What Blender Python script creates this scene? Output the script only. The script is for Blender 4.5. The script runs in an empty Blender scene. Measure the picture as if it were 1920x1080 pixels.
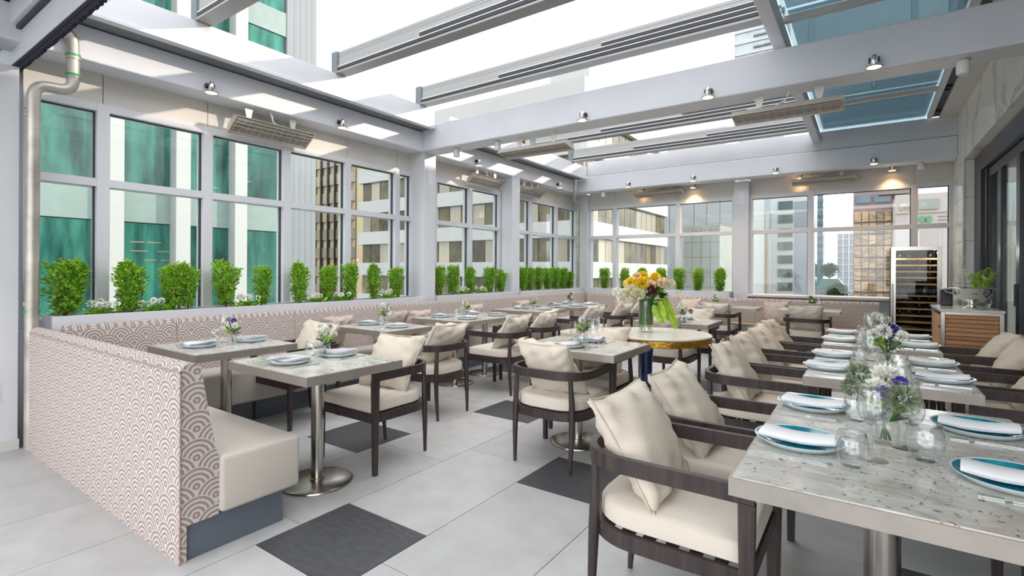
import bpy, bmesh, math, random
from mathutils import Vector, Matrix, noise
random.seed(7)
PI = math.pi
sc = bpy.context.scene
C = sc.collection

# ------------------------------------------------------------------ camera, sky, sun, exposure
cam_d = bpy.data.cameras.new('camera'); cam = bpy.data.objects.new('camera', cam_d); C.objects.link(cam)
cam_d.sensor_width = 36; cam_d.lens = 36 * 954 / 1920
cam_d.shift_y = -33 / 1920
cam_d.clip_start = .05; cam_d.clip_end = 2000
cam.matrix_world = (Matrix.Translation((0, 0, 1.33)) @ Matrix.Rotation(math.radians(34.9), 4, 'Z')
                    @ Matrix.Rotation(PI / 2, 4, 'X') @ Matrix.Rotation(math.radians(.3), 4, 'Z'))
sc.camera = cam
sc.view_settings.view_transform = 'Standard'
sc.view_settings.look = 'None'
sc.view_settings.gamma = 1
sc.view_settings.use_curve_mapping = False
sc.view_settings.exposure = 2.0
sc.cycles.max_bounces = 8
sc.cycles.diffuse_bounces = 5
sc.cycles.glossy_bounces = 4
sc.cycles.transparent_max_bounces = 40
sc.cycles.sample_clamp_indirect = 6

world = bpy.data.worlds.new('sky'); sc.world = world; world.use_nodes = True
wn = world.node_tree.nodes; wl = world.node_tree.links; wn.clear()
wo = wn.new('ShaderNodeOutputWorld'); wb = wn.new('ShaderNodeBackground')
wt = wn.new('ShaderNodeTexCoord'); wm = wn.new('ShaderNodeMapping'); wm.inputs['Scale'].default_value = (1.2, 1.2, 2.4)
wz = wn.new('ShaderNodeTexNoise'); wz.inputs['Scale'].default_value = 1.6; wz.inputs['Detail'].default_value = 5
wr = wn.new('ShaderNodeValToRGB')
wr.color_ramp.elements[0].position = .36; wr.color_ramp.elements[0].color = (.26, .285, .33, 1)
wr.color_ramp.elements[1].position = .56; wr.color_ramp.elements[1].color = (.98, .98, .98, 1)
wl.new(wt.outputs['Generated'], wm.inputs['Vector']); wl.new(wm.outputs['Vector'], wz.inputs['Vector'])
wl.new(wz.outputs['Fac'], wr.inputs['Fac']); wl.new(wr.outputs['Color'], wb.inputs['Color'])
wb.inputs['Strength'].default_value = 1.0
wl.new(wb.outputs['Background'], wo.inputs['Surface'])

sun_d = bpy.data.lights.new('sun', 'SUN'); sun = bpy.data.objects.new('sun', sun_d); C.objects.link(sun)
sun_d.energy = .8; sun_d.angle = math.radians(.6); sun_d.color = (1, .88, .72)
sun.location = (12, -3, 20)
sun.rotation_euler = Vector((-1, -.95, -.42)).to_track_quat('-Z', 'Y').to_euler()

# ------------------------------------------------------------------ materials
class NT:
    def __init__(s, m):
        s.n = m.node_tree.nodes; s.l = m.node_tree.links
    def new(s, t, **k):
        x = s.n.new(t)
        for a, b in k.items(): setattr(x, a, b)
        return x
    def put(s, sock, v):
        if isinstance(v, bpy.types.NodeSocket): s.l.new(v, sock)
        else: sock.default_value = v
    def math(s, op, a, b=0.0, c=None):
        x = s.n.new('ShaderNodeMath'); x.operation = op
        s.put(x.inputs[0], a); s.put(x.inputs[1], b)
        if c is not None: s.put(x.inputs[2], c)
        return x.outputs[0]
    def noise(s, vec, scale, detail=4, rough=.55, dist=0):
        x = s.n.new('ShaderNodeTexNoise'); s.l.new(vec, x.inputs['Vector'])
        x.inputs['Scale'].default_value = scale; x.inputs['Detail'].default_value = detail
        x.inputs['Roughness'].default_value = rough; x.inputs['Distortion'].default_value = dist
        return x.outputs['Fac']
    def ramp(s, f, *st):
        x = s.n.new('ShaderNodeValToRGB'); e = x.color_ramp.elements
        while len(e) < len(st): e.new(.5)
        for i, (p, c) in enumerate(st):
            e[i].position = p; e[i].color = (*c, 1)
        s.l.new(f, x.inputs['Fac']); return x.outputs['Color']
    def mix(s, f, a, b, mode='MIX'):
        x = s.n.new('ShaderNodeMix'); x.data_type = 'RGBA'; x.blend_type = mode
        s.put(x.inputs[0], f); s.put(x.inputs[6], a if isinstance(a, bpy.types.NodeSocket) else (*a, 1))
        s.put(x.inputs[7], b if isinstance(b, bpy.types.NodeSocket) else (*b, 1))
        return x.outputs[2]

def base_mat(name):
    m = bpy.data.materials.new(name); m.use_nodes = True
    t = NT(m); return m, t, t.n['Principled BSDF']

def M(name, col, rough=.5, metal=0, var=0, vscale=4, bump=0, bscale=60, coord='Object', stretch=None, emit=0, spec=None, coat=0, rand=0):
    m, t, b = base_mat(name)
    b.inputs['Base Color'].default_value = (*col, 1); b.inputs['Roughness'].default_value = rough; b.inputs['Metallic'].default_value = metal
    if spec is not None: b.inputs['Specular IOR Level'].default_value = spec
    if coat: b.inputs['Coat Weight'].default_value = coat; b.inputs['Coat Roughness'].default_value = .08
    if coord == 'World': vec = t.new('ShaderNodeNewGeometry').outputs['Position']
    else: vec = t.new('ShaderNodeTexCoord').outputs['Object']
    if stretch:
        mp = t.new('ShaderNodeMapping'); mp.inputs['Scale'].default_value = stretch; t.l.new(vec, mp.inputs['Vector']); vec = mp.outputs['Vector']
    if var or rand:
        lo = tuple(max(0, c * (1 - var)) for c in col); hi = tuple(min(1, c * (1 + var)) for c in col)
        c = t.ramp(t.noise(vec, vscale), (.3, lo), (.7, hi))
        if rand:
            oi = t.new('ShaderNodeObjectInfo'); hs = t.new('ShaderNodeHueSaturation')
            t.l.new(c, hs.inputs['Color'])
            t.l.new(t.math('MULTIPLY_ADD', oi.outputs['Random'], 2 * rand, 1 - rand), hs.inputs['Value']); c = hs.outputs['Color']
        t.l.new(c, b.inputs['Base Color'])
    if bump:
        bp = t.new('ShaderNodeBump'); bp.inputs['Strength'].default_value = bump; bp.inputs['Distance'].default_value = .01
        t.l.new(t.noise(vec, bscale, 3), bp.inputs['Height']); t.l.new(bp.outputs['Normal'], b.inputs['Normal'])
    if emit:
        b.inputs['Emission Color'].default_value = (*col, 1); b.inputs['Emission Strength'].default_value = emit
    return m

def glass(name, tint=(.95, .97, .97), edge=.6, base=.04, rough=.0, gcol=(1, 1, 1)):
    m, t, b = base_mat(name); t.n.remove(b); out = t.n['Material Output']
    tr = t.new('ShaderNodeBsdfTransparent'); tr.inputs['Color'].default_value = (*tint, 1)
    gl = t.new('ShaderNodeBsdfGlossy'); gl.inputs['Roughness'].default_value = rough; gl.inputs['Color'].default_value = (*gcol, 1)
    lw = t.new('ShaderNodeLayerWeight'); lw.inputs['Blend'].default_value = .5
    f = t.math('MULTIPLY_ADD', t.math('POWER', lw.outputs['Facing'], 4.0), edge, base)
    mx = t.new('ShaderNodeMixShader'); t.put(mx.inputs[0], f)
    t.l.new(tr.outputs[0], mx.inputs[1]); t.l.new(gl.outputs[0], mx.inputs[2]); t.l.new(mx.outputs[0], out.inputs['Surface'])
    return m

def wave_fabric():
    """overlapping fans of concentric rings, printed on the woven cloth; UVs are metres"""
    m, t, b = base_mat('wave_fabric')
    uv = t.new('ShaderNodeUVMap'); sp = t.new('ShaderNodeSeparateXYZ'); t.l.new(uv.outputs['UV'], sp.inputs[0])
    W, H, R = .172, .066, .089
    s = t.math('DIVIDE', sp.outputs['X'], W); y = t.math('DIVIDE', sp.outputs['Y'], H)
    j0 = t.math('ADD', t.math('FLOOR', t.math('SUBTRACT', y, R / H)), 1.0)
    res = None
    for k in (3, 2, 1, 0):
        j = t.math('ADD', j0, float(k))
        off = t.math('MULTIPLY', t.math('FLOORED_MODULO', j, 2.0), .5)
        q = t.math('SUBTRACT', s, off); dx = t.math('MULTIPLY', t.math('SUBTRACT', q, t.math('ROUND', q)), W)
        dy = t.math('MULTIPLY', t.math('SUBTRACT', y, j), H)
        d = t.math('SQRT', t.math('ADD', t.math('MULTIPLY', dx, dx), t.math('MULTIPLY', dy, dy)))
        d = t.math('ADD', t.math('DIVIDE', d, R), t.math('MULTIPLY', t.math('LESS_THAN', dy, -.014), 5.0))
        if res is None: res = d
        else:
            inside = t.math('LESS_THAN', d, 1.0)
            x = t.new('ShaderNodeMix'); x.data_type = 'FLOAT'
            t.put(x.inputs[0], inside); t.put(x.inputs[2], res); t.put(x.inputs[3], d); res = x.outputs[0]
    band = t.math('FRACT', t.math('MULTIPLY', res, 4.0))
    dark = t.math('MULTIPLY', t.math('MULTIPLY', t.math('GREATER_THAN', band, .24), t.math('LESS_THAN', band, .76)), t.math('LESS_THAN', res, 1.0))
    oc = t.new('ShaderNodeTexCoord').outputs['Object']
    weave = t.noise(oc, 260, 2)
    light = t.ramp(weave, (.3, (.52, .45, .415)), (.7, (.66, .60, .565)))
    brown = t.ramp(weave, (.3, (.25, .20, .185)), (.7, (.36, .30, .28)))
    t.l.new(t.mix(dark, light, brown), b.inputs['Base Color']); b.inputs['Roughness'].default_value = .9
    b.inputs['Specular IOR Level'].default_value = .2
    return m

def granite():
    m, t, b = base_mat('granite')
    p = t.new('ShaderNodeNewGeometry').outputs['Position']
    mp = t.new('ShaderNodeMapping'); mp.inputs['Scale'].default_value = (1, 2.6, 1); mp.inputs['Rotation'].default_value = (0, 0, .35)
    t.l.new(p, mp.inputs['Vector']); v = mp.outputs['Vector']
    c = t.ramp(t.noise(v, 5, 7, .62, 1.2), (.28, (.30, .29, .27)), (.42, (.50, .48, .44)), (.55, (.60, .585, .545)), (.75, (.74, .73, .70)))
    c2 = t.mix(t.math('MULTIPLY', t.math('GREATER_THAN', t.noise(v, 3.1, 2), .56), .35), c, (.50, .40, .32))
    sp = t.noise(p, 62, 3, .5); cl = t.noise(p, 7, 2)
    f = t.math('MULTIPLY', t.math('GREATER_THAN', sp, .635), t.math('GREATER_THAN', cl, .47))
    t.l.new(t.mix(t.math('MULTIPLY', f, .8), c2, (.10, .085, .08)), b.inputs['Base Color']); b.inputs['Roughness'].default_value = .16
    b.inputs['Specular IOR Level'].default_value = .55
    return m

def marble():
    m, t, b = base_mat('marble')
    p = t.new('ShaderNodeNewGeometry').outputs['Position']
    mp = t.new('ShaderNodeMapping'); mp.inputs['Scale'].default_value = (1, .7, .7); mp.inputs['Rotation'].default_value = (.6, 0, 0)
    t.l.new(p, mp.inputs['Vector'])
    w = t.new('ShaderNodeTexWave'); w.inputs['Scale'].default_value = .9; w.inputs['Distortion'].default_value = 9; w.inputs['Detail'].default_value = 5; w.inputs['Detail Scale'].default_value = 1.2
    t.l.new(mp.outputs['Vector'], w.inputs['Vector'])
    c = t.ramp(w.outputs['Fac'], (0, (.60, .56, .50)), (.05, (.80, .77, .71)), (.5, (.86, .835, .78)), (1, (.82, .80, .75)))
    t.l.new(c, b.inputs['Base Color']); b.inputs['Roughness'].default_value = .22
    return m

def wood(name, a, bcol, scale=(40, 40, 2.5), rough=.45, rand=0):
    m, t, b = base_mat(name)
    vec = t.new('ShaderNodeTexCoord').outputs['Object']
    mp = t.new('ShaderNodeMapping'); mp.inputs['Scale'].default_value = scale; t.l.new(vec, mp.inputs['Vector'])
    oi = t.new('ShaderNodeObjectInfo')
    mp2 = t.new('ShaderNodeVectorMath'); mp2.operation = 'ADD'; t.l.new(mp.outputs['Vector'], mp2.inputs[0])
    cb = t.new('ShaderNodeCombineXYZ'); t.l.new(t.math('MULTIPLY', oi.outputs['Random'], 30.0), cb.inputs[0]); t.l.new(cb.outputs[0], mp2.inputs[1])
    c = t.ramp(t.noise(mp2.outputs[0], 1.0, 5, .6), (.3, a), (.7, bcol))
    if rand:
        hs = t.new('ShaderNodeHueSaturation'); t.l.new(c, hs.inputs['Color'])
        t.l.new(t.math('MULTIPLY_ADD', oi.outputs['Random'], 2 * rand, 1 - rand), hs.inputs['Value']); c = hs.outputs['Color']
    t.l.new(c, b.inputs['Base Color']); b.inputs['Roughness'].default_value = rough
    return m

def facade_glass(name, lo, hi, rough=.08, vs=.5, spec=.8, stretch=(1, 1, .25), dist=0):
    m, t, b = base_mat(name)
    p = t.new('ShaderNodeNewGeometry').outputs['Position']
    mp = t.new('ShaderNodeMapping'); mp.inputs['Scale'].default_value = stretch; t.l.new(p, mp.inputs['Vector'])
    oi = t.new('ShaderNodeObjectInfo')
    c = t.ramp(t.noise(mp.outputs['Vector'], vs, 6, .62, dist), (.32, lo), (.68, hi))
    hs = t.new('ShaderNodeHueSaturation'); t.l.new(c, hs.inputs['Color'])
    t.l.new(t.math('MULTIPLY_ADD', oi.outputs['Random'], .7, .65), hs.inputs['Value'])
    t.l.new(hs.outputs['Color'], b.inputs['Base Color'])
    b.inputs['Roughness'].default_value = rough; b.inputs['Specular IOR Level'].default_value = spec
    return m

MT = dict(
    fabric=wave_fabric(), granite=granite(), marble=marble(),
    paint=M('grey_paint', (.68, .70, .755), .42, var=.04, vscale=2, coord='World'),
    paint_lt=M('pale_grey_paint', (.62, .63, .67), .4, var=.04, vscale=2, coord='World'),
    paint_warm=M('warm_grey_paint', (.60, .58, .55), .5, var=.06, vscale=1.5, coord='World'),
    alu=M('anodised_aluminium', (.33, .33, .33), .42, .2, coord='World'),
    slot=M('dark_track_rubber', (.035, .035, .045), .5),
    cap=M('dark_end_cap', (.16, .18, .20), .45),
    brush=M('black_brush_seal', (.015, .012, .03), .9, bump=.8, bscale=200),
    door=M('dark_blue_black_frame', (.018, .022, .035), .35),
    tile=M('pale_stone_tile', (.47, .469, .468), .42, var=.09, vscale=5, coord='World', bump=.05, bscale=40, rand=.035),
    tile_dark=M('charcoal_slate_tile', (.068, .070, .078), .42, var=.25, vscale=14, coord='World', stretch=(1, 3, 1), bump=.1, bscale=60),
    grout=M('grey_grout', (.22, .22, .22), .9),
    linen=M('oatmeal_linen', (.58, .53, .475), .9, var=.12, vscale=300, bump=.3, bscale=400, spec=.2),
    plinth=M('slate_blue_plinth', (.115, .135, .165), .45, var=.06),
    cream=M('cream_canvas', (.66, .595, .52), .85, var=.03, vscale=8, spec=.25),
    cream_p=M('cream_pillow_cloth', (.63, .565, .48), .85, var=.04, vscale=8, spec=.25, rand=.05, bump=.25, bscale=22),
    blush=M('blush_pillow_cloth', (.56, .46, .41), .9, var=.04, spec=.2, rand=.1, bump=.2, bscale=20),
    taupe=M('taupe_pillow_cloth', (.36, .30, .29), .9, var=.05, spec=.2),
    piping=M('speckled_piping', (.34, .27, .24), .9, var=.5, vscale=120),
    dwood=wood('dark_walnut', (.022, .015, .015), (.058, .040, .038)),
    teak=wood('oiled_teak', (.36, .16, .065), (.62, .34, .17), (2.5, 30, 30), .5, .18),
    steel=M('brushed_steel', (.52, .49, .45), .24, 1, var=.1, vscale=3, stretch=(60, 60, 1)),
    edge=M('satin_nickel_edge', (.40, .365, .33), .4, .6, var=.08, vscale=8),
    silver=M('polished_silver', (.80, .80, .79), .07, 1),
    gold=M('hammered_brass', (.72, .43, .07), .22, 1, var=.35, vscale=40, bump=.6, bscale=50),
    blue=M('cobalt_lacquer', (.012, .03, .11), .2, coat=.5),
    ivory=M('ivory_stone', (.70, .66, .60), .2, var=.05, vscale=6),
    napkin=M('white_linen_napkin', (.90, .90, .93), .8, bump=.1, bscale=60),
    teal=M('teal_glazed_stoneware', (.01, .24, .34), .12, var=.5, vscale=18, coat=.4),
    rim=M('pale_glazed_rim', (.68, .80, .84), .15),
    sky_plate=M('pale_blue_stoneware', (.60, .75, .81), .2, var=.15, vscale=20),
    pane=glass('window_glass', (.95, .975, .97), .55, .035),
    roofglass=glass('tinted_roof_glass', (.43, .51, .54), .5, .08, gcol=(.85, .92, .95)),
    doorglass=glass('door_glass', (.88, .92, .89), .45, .02),
    crystal=glass('clear_glass', (.962, .972, .972), .95, .07),
    leafA=M('boxwood_green', (.21, .44, .035), .5, var=.6, vscale=9, spec=.3),
    leafB=M('deep_leaf_green', (.035, .12, .02), .45, var=.4, vscale=20),
    leafC=M('lime_leaf_green', (.30, .50, .03), .42, var=.3, vscale=15),
    sage=M('grey_green_leaf', (.22, .27, .17), .7, var=.3, vscale=20),
    bark=M('brown_twig', (.11, .07, .04), .9),
    soil=M('dark_soil', (.05, .04, .03), 1, var=.4, vscale=60),
    white_fl=M('white_petal', (.82, .82, .74), .8, var=.1, vscale=30),
    cream_fl=M('cream_petal', (.75, .72, .48), .8, var=.15, vscale=30),
    yellow_fl=M('yellow_petal', (.92, .66, .03), .7, var=.2, vscale=20),
    peach_fl=M('peach_petal', (.90, .72, .50), .7, var=.12, vscale=20),
    plum_fl=M('plum_petal', (.10, .008, .03), .8, var=.4, vscale=30),
    violet_fl=M('violet_petal', (.07, .03, .36), .7, var=.3, vscale=30),
    black=M('black_plastic', (.012, .012, .014), .35),
    interior=M('dark_cooler_lining', (.008, .008, .009), .6),
    bottle=M('dark_bottle_glass', (.02, .02, .025), .1),
    shelf=wood('beech_shelf', (.62, .28, .12), (.85, .47, .26), (3, 60, 60), .5),
    heater=M('stainless_heater', (.66, .62, .57), .35, .45, var=.06),
    element=M('grey_heater_tube', (.34, .31, .29), .4, .6),
    lamp=M('warm_lamp_lens', (1, .62, .28), .3, emit=3.0),
    ceramic=M('white_fitting', (.78, .78, .78), .4),
    pipe=M('galvanised_pipe', (.46, .435, .39), .42, .6, var=.25, vscale=6, coord='World'),
    green_tag=M('green_pipe_label', (.02, .35, .08), .5),
    roomwall=M('beige_room_wall', (.50, .47, .36), .8, coord='World', var=.1, vscale=.8),
    # city
    twr_glass=facade_glass('teal_tower_glass', (.004, .028, .025), (.045, .20, .155), .04, 1.3, .4, (1, 1.4, .3)),  # colour noise stands in for reflections and dark rooms in the glass
    twr_span=M('pale_green_spandrel', (.22, .29, .27), .25, var=.04, coord='World'),
    white_wall=M('white_cladding', (.27, .285, .295), .5, var=.04, vscale=.3, coord='World'),
    white_wall2=M('bright_white_cladding', (.40, .41, .40), .6, var=.03, vscale=.2, coord='World'),
    bronze=facade_glass('bronze_window', (.02, .018, .008), (.16, .135, .07), .12, .6, .2, (1, 1, .6)),
    blind=facade_glass('blind_behind_window', (.20, .175, .11), (.30, .26, .18), .2, .3),
    goldglass=facade_glass('gold_window', (.07, .05, .012), (.17, .115, .035), .08, .4),
    sand=M('sand_cladding', (.42, .33, .19), .7, coord='World', var=.05),
    concrete=M('pale_concrete', (.27, .28, .255), .8, coord='World', var=.08, vscale=.3),
    grey_wall=M('grey_tower_wall', (.20, .22, .25), .7, coord='World', var=.08, vscale=.1),
    navyglass=facade_glass('dark_green_window', (.02, .045, .045), (.07, .11, .10), .1, .5),
    blueglass=facade_glass('blue_tower_glass', (.02, .07, .10), (.09, .17, .22), .08, .3),
    paleglass=facade_glass('pale_tower_glass', (.22, .28, .32), (.32, .37, .40), .1, .3),
    mauve=M('mauve_tower_wall', (.24, .18, .175), .7, coord='World', var=.05, vscale=.2),
    gold_refl=facade_glass('painted_gold_reflection', (.035, .018, .008), (.56, .38, .20), .15, .32, .4, (.45, 1, 2.2), 2.5),  # gold reflections painted into the colour as stretched noise
    pinkwhite=M('pinkish_white_wall', (.40, .36, .345), .7, coord='World'),
    sign_green=M('green_sign', (.10, .26, .12), .5),
    letter=M('faded_tan_letter', (.45, .35, .25), .6),
    asphalt=M('street', (.20, .20, .20), .9, coord='World', var=.2, vscale=.05),
    tealroof=M('green_copper_roof', (.16, .30, .28), .6),
)

# ------------------------------------------------------------------ helpers
def box(bm, x0, x1, y0, y1, z0, z1):
    r = bmesh.ops.create_cube(bm, size=1)
    bmesh.ops.scale(bm, vec=(x1 - x0, y1 - y0, z1 - z0), verts=r['verts'])
    bmesh.ops.translate(bm, vec=((x0 + x1) / 2, (y0 + y1) / 2, (z0 + z1) / 2), verts=r['verts'])
    return r['verts']

def bbox(bm, x0, x1, y0, y1, z0, z1, bev=.005, seg=2):
    v = box(bm, x0, x1, y0, y1, z0, z1)
    es = list({e for q in v for e in q.link_edges})
    bmesh.ops.bevel(bm, geom=es, offset=bev, segments=seg, affect='EDGES', profile=.5)

def lathe(bm, prof, n=24, c=(0, 0, 0), ring_mod=None):
    rings = []
    for r, z in prof:
        if r < 1e-5: rings.append([bm.verts.new((c[0], c[1], c[2] + z))])
        else:
            rings.append([bm.verts.new((c[0] + r * math.cos(2 * PI * k / n), c[1] + r * math.sin(2 * PI * k / n), c[2] + z)) for k in range(n)])
    for a, b in zip(rings, rings[1:]):
        for k in range(n):
            k2 = (k + 1) % n
            if len(a) == 1 and len(b) == 1: continue
            if len(a) == 1: bm.faces.new((a[0], b[k], b[k2]))
            elif len(b) == 1: bm.faces.new((a[k], a[k2], b[0]))
            else: bm.faces.new((a[k], a[k2], b[k2], b[k]))

def tube(bm, pts, rad, n=8, cap=True):
    pts = [Vector(p) for p in pts]; rings = []
    rads = rad if isinstance(rad, (list, tuple)) else [rad] * len(pts)
    up = None
    for i, p in enumerate(pts):
        d = (pts[min(i + 1, len(pts) - 1)] - pts[max(i - 1, 0)]).normalized()
        if up is None: up = Vector((0, 0, 1)) if abs(d.z) < .9 else Vector((1, 0, 0))
        a = d.cross(up).normalized(); b = a.cross(d).normalized(); up = b
        rings.append([bm.verts.new(p + (a * math.cos(2 * PI * k / n) + b * math.sin(2 * PI * k / n)) * rads[i]) for k in range(n)])
    for a, b in zip(rings, rings[1:]):
        for k in range(n): bm.faces.new((a[k], a[(k + 1) % n], b[(k + 1) % n], b[k]))
    if cap: bm.faces.new(rings[0][::-1]); bm.faces.new(rings[-1])

def band(bm, pts, w, h, closed=False):
    """flat board swept along a plan path: w thick, h tall (pts carry the mid height)"""
    pts = [Vector(p) for p in pts]; n = len(pts); rings = []
    for i, p in enumerate(pts):
        a = pts[(i + 1) % n] if closed else pts[min(i + 1, n - 1)]
        b = pts[i - 1] if closed else pts[max(i - 1, 0)]
        d = (a - b); d.z = 0; d.normalize(); o = Vector((d.y, -d.x, 0)) * w / 2
        rings.append([bm.verts.new(p + o * s + Vector((0, 0, h / 2 * q))) for s, q in ((-1, -1), (1, -1), (1, 1), (-1, 1))])
    for i in range(n if closed else n - 1):
        a, b = rings[i], rings[(i + 1) % n]
        for k in range(4): bm.faces.new((a[k], a[(k + 1) % 4], b[(k + 1) % 4], b[k]))
    if not closed: bm.faces.new(rings[0][::-1]); bm.faces.new(rings[-1])

def prism(bm, poly, axis, a0, a1):
    """extrude a 2-D outline along an axis; poly in the other two coordinates"""
    def P(u, v, a): return (a, u, v) if axis == 'x' else (u, a, v) if axis == 'y' else (u, v, a)
    A = [bm.verts.new(P(u, v, a0)) for u, v in poly]; B = [bm.verts.new(P(u, v, a1)) for u, v in poly]
    n = len(poly); bm.faces.new(A); bm.faces.new(B[::-1])
    for k in range(n): bm.faces.new((A[k], B[k], B[(k + 1) % n], A[(k + 1) % n]))

def mesh(name, bm, mat, smooth=None):
    bmesh.ops.recalc_face_normals(bm, faces=bm.faces)
    me = bpy.data.meshes.new(name); bm.to_mesh(me); bm.free()
    if mat is not None: me.materials.append(MT[mat] if isinstance(mat, str) else mat)
    if smooth is not None:
        me.polygons.foreach_set('use_smooth', [True] * len(me.polygons))
        if smooth < 180: me.set_sharp_from_angle(angle=math.radians(smooth))
    return me

def ob(name, me, parent=None, loc=(0, 0, 0), rot=(0, 0, 0), scale=(1, 1, 1)):
    o = bpy.data.objects.new(name, me); C.objects.link(o)
    o.parent = parent; o.location = loc; o.rotation_euler = rot; o.scale = scale
    return o

def part(name, parent, mat, fn, smooth=None, **k):
    bm = bmesh.new(); fn(bm); return ob(name, mesh(name, bm, mat, smooth), parent, **k)

def tag(o, label=None, cat=None, group=None, kind=None):
    if label: o['label'] = label
    if cat: o['category'] = cat
    if group: o['group'] = group
    if kind: o['kind'] = kind
    return o

def thing(name, label, cat, loc=(0, 0, 0), rz=0, group=None):
    o = ob(name, None, None, loc, (0, 0, rz)); o.empty_display_size = .1
    return tag(o, label, cat, group)

def struct(name): return tag(ob(name, None), kind='structure')

_cube = {}
def cube_me(mat):
    if mat not in _cube:
        bm = bmesh.new(); box(bm, -.5, .5, -.5, .5, -.5, .5); _cube[mat] = mesh('block_' + mat, bm, mat)
    return _cube[mat]

def cb(name, parent, mat, x0, x1, y0, y1, z0, z1):
    return ob(name, cube_me(mat), parent, ((x0 + x1) / 2, (y0 + y1) / 2, (z0 + z1) / 2), (0, 0, 0), (abs(x1 - x0), abs(y1 - y0), abs(z1 - z0)))

kids = {}
def dup(src, loc, rz=0, label=None, group=None, scale=None, rot=None):
    def rec(o, par):
        c = o.copy(); C.objects.link(c); c.parent = par
        for ch in kids.get(o.name) or o.children: rec(ch, c)
        return c
    c = rec(src, None); c.location = loc; c.rotation_euler = rot if rot else (0, 0, rz)
    if scale: c.scale = scale
    if label: c['label'] = label
    if group: c['group'] = group
    return c

def arc(cx, cy, r, a0, a1, n=7):
    return [(cx + r * math.cos(math.radians(a0 + (a1 - a0) * k / n)), cy + r * math.sin(math.radians(a0 + (a1 - a0) * k / n))) for k in range(n + 1)]

# ------------------------------------------------------------------ floor of tiles
floor = struct('floor')
part('grout_bed', floor, 'grout', lambda bm: box(bm, -5.4, 3.2, -2.5, 10.4, -.06, -.006))
darks = {-4: [3.26, 6.5], -3: [5.42], -2: [2.387, 7.2], -1: [3.71, 8.6], 0: [1.31, 5.6], 1: [2.64, 5.9], 2: [-.2, 4.3, 7.6], 3: [1.2, 6.7], 4: [2.35, 8.0], 5: [3.6], 6: [1.0]}
g = .0022
for i in range(-5, 7):
    x0 = -2.414 + .615 * i; x1 = x0 + .615
    x1 = min(x1, 1.2); x0 = max(x0, -5.35)
    if x1 - x0 < .05: continue
    ds = sorted(darks.get(i, [1.1]))
    segs = []
    y = ds[0]
    while y > -1.6: segs.append((max(y - 1.08, -1.6), y, 'tile')); y -= 1.08
    for k, d in enumerate(ds):
        segs.append((d, d + .538, 'tile_dark'))
        end = ds[k + 1] if k + 1 < len(ds) else 10.3; y = d + .538
        while y < end - .02:
            e = min(y + 1.08, end)
            if end - e < .12: e = end
            segs.append((y, e, 'tile')); y = e
    for a, b, m in segs:
        cb('tile', floor, m, x0 + g, x1 - g, a + g, b - g, -.02, 0)

# ------------------------------------------------------------------ window walls
XW, YB = -5.35, 10.15
wall_l = struct('wall_left'); wall_b = struct('wall_back'); wall_r = struct('wall_right')
wi = 0
def window(a0, a1, side, panes=True):
    """one bay between two half mullions on the left (side 'l', spans y) or back wall (side 'b', spans x)"""
    global wi; wi += 1
    w = struct('window_%d' % wi); fw = .042
    def bx(name, u0, u1, z0, z1, d0, d1, mat):
        if side == 'l': return cb(name, w, mat, XW + d0, XW + d1, u0, u1, z0, z1)
        return cb(name, w, mat, u0, u1, YB - d1, YB - d0, z0, z1)
    for u0, u1 in ((a0, a0 + fw), (a1 - fw, a1)): bx('jamb', u0, u1, .86, 2.72, -.09, .05, 'paint_lt')
    bx('head', a0 + fw, a1 - fw, 2.655, 2.72, -.09, .045, 'paint_lt')
    bx('sill', a0 + fw, a1 - fw, .86, .93, -.09, .045, 'paint_lt')
    bx('transom', a0 + fw, a1 - fw, 2.02, 2.085, -.09, .045, 'paint_lt')
    bx('gasket', a0 + fw, a1 - fw, 2.645, 2.655, -.03, -.005, 'slot')
    bx('gasket', a1 - fw - .012, a1 - fw, .93, 2.645, -.035, -.004, 'slot')
    if panes:
        bx('pane', a0 + fw, a1 - fw - .012, .93, 2.02, -.03, -.018, 'pane')
        bx('pane', a0 + fw, a1 - fw - .012, 2.085, 2.645, -.03, -.018, 'pane')
lm = [1.05, 1.55, 2.385, 3.215, 4.03, 4.84, 5.14]
rm2 = [5.34, 5.58, 6.42, 7.24]
rm3 = [7.50, 8.24, 9.22, 10.09]
for seq in (lm, rm2, rm3):
    for a, b in zip(seq, seq[1:]): window(a, b, 'l')
bm1 = [-5.0, -4.40, -3.065, -2.02]; bm2 = [-1.76, -.80, .605, 1.06]
for seq in (bm1, bm2):
    for a, b in zip(seq, seq[1:]): window(a, b, 'b')
# spandrel panels over the windows, dado below them
for seq in (lm, rm2, rm3):
    for a, b in zip(seq, seq[1:]):
        cb('panel', wall_l, 'paint_warm', XW - .08, XW + .03, a + .003, b - .003, 2.722, 3.25)
for seq in (bm1, bm2):
    for a, b in zip(seq, seq[1:]):
        cb('panel', wall_b, 'paint_warm', a + .003, b - .003, YB - .03, YB + .08, 2.722, 3.25)
cb('dado', wall_l, 'paint', XW - .1, XW + .04, 1.0, 10.2, 0, .86)
cb('dado', wall_b, 'paint', -5.4, 1.06, YB - .04, YB + .1, 0, .86)
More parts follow.
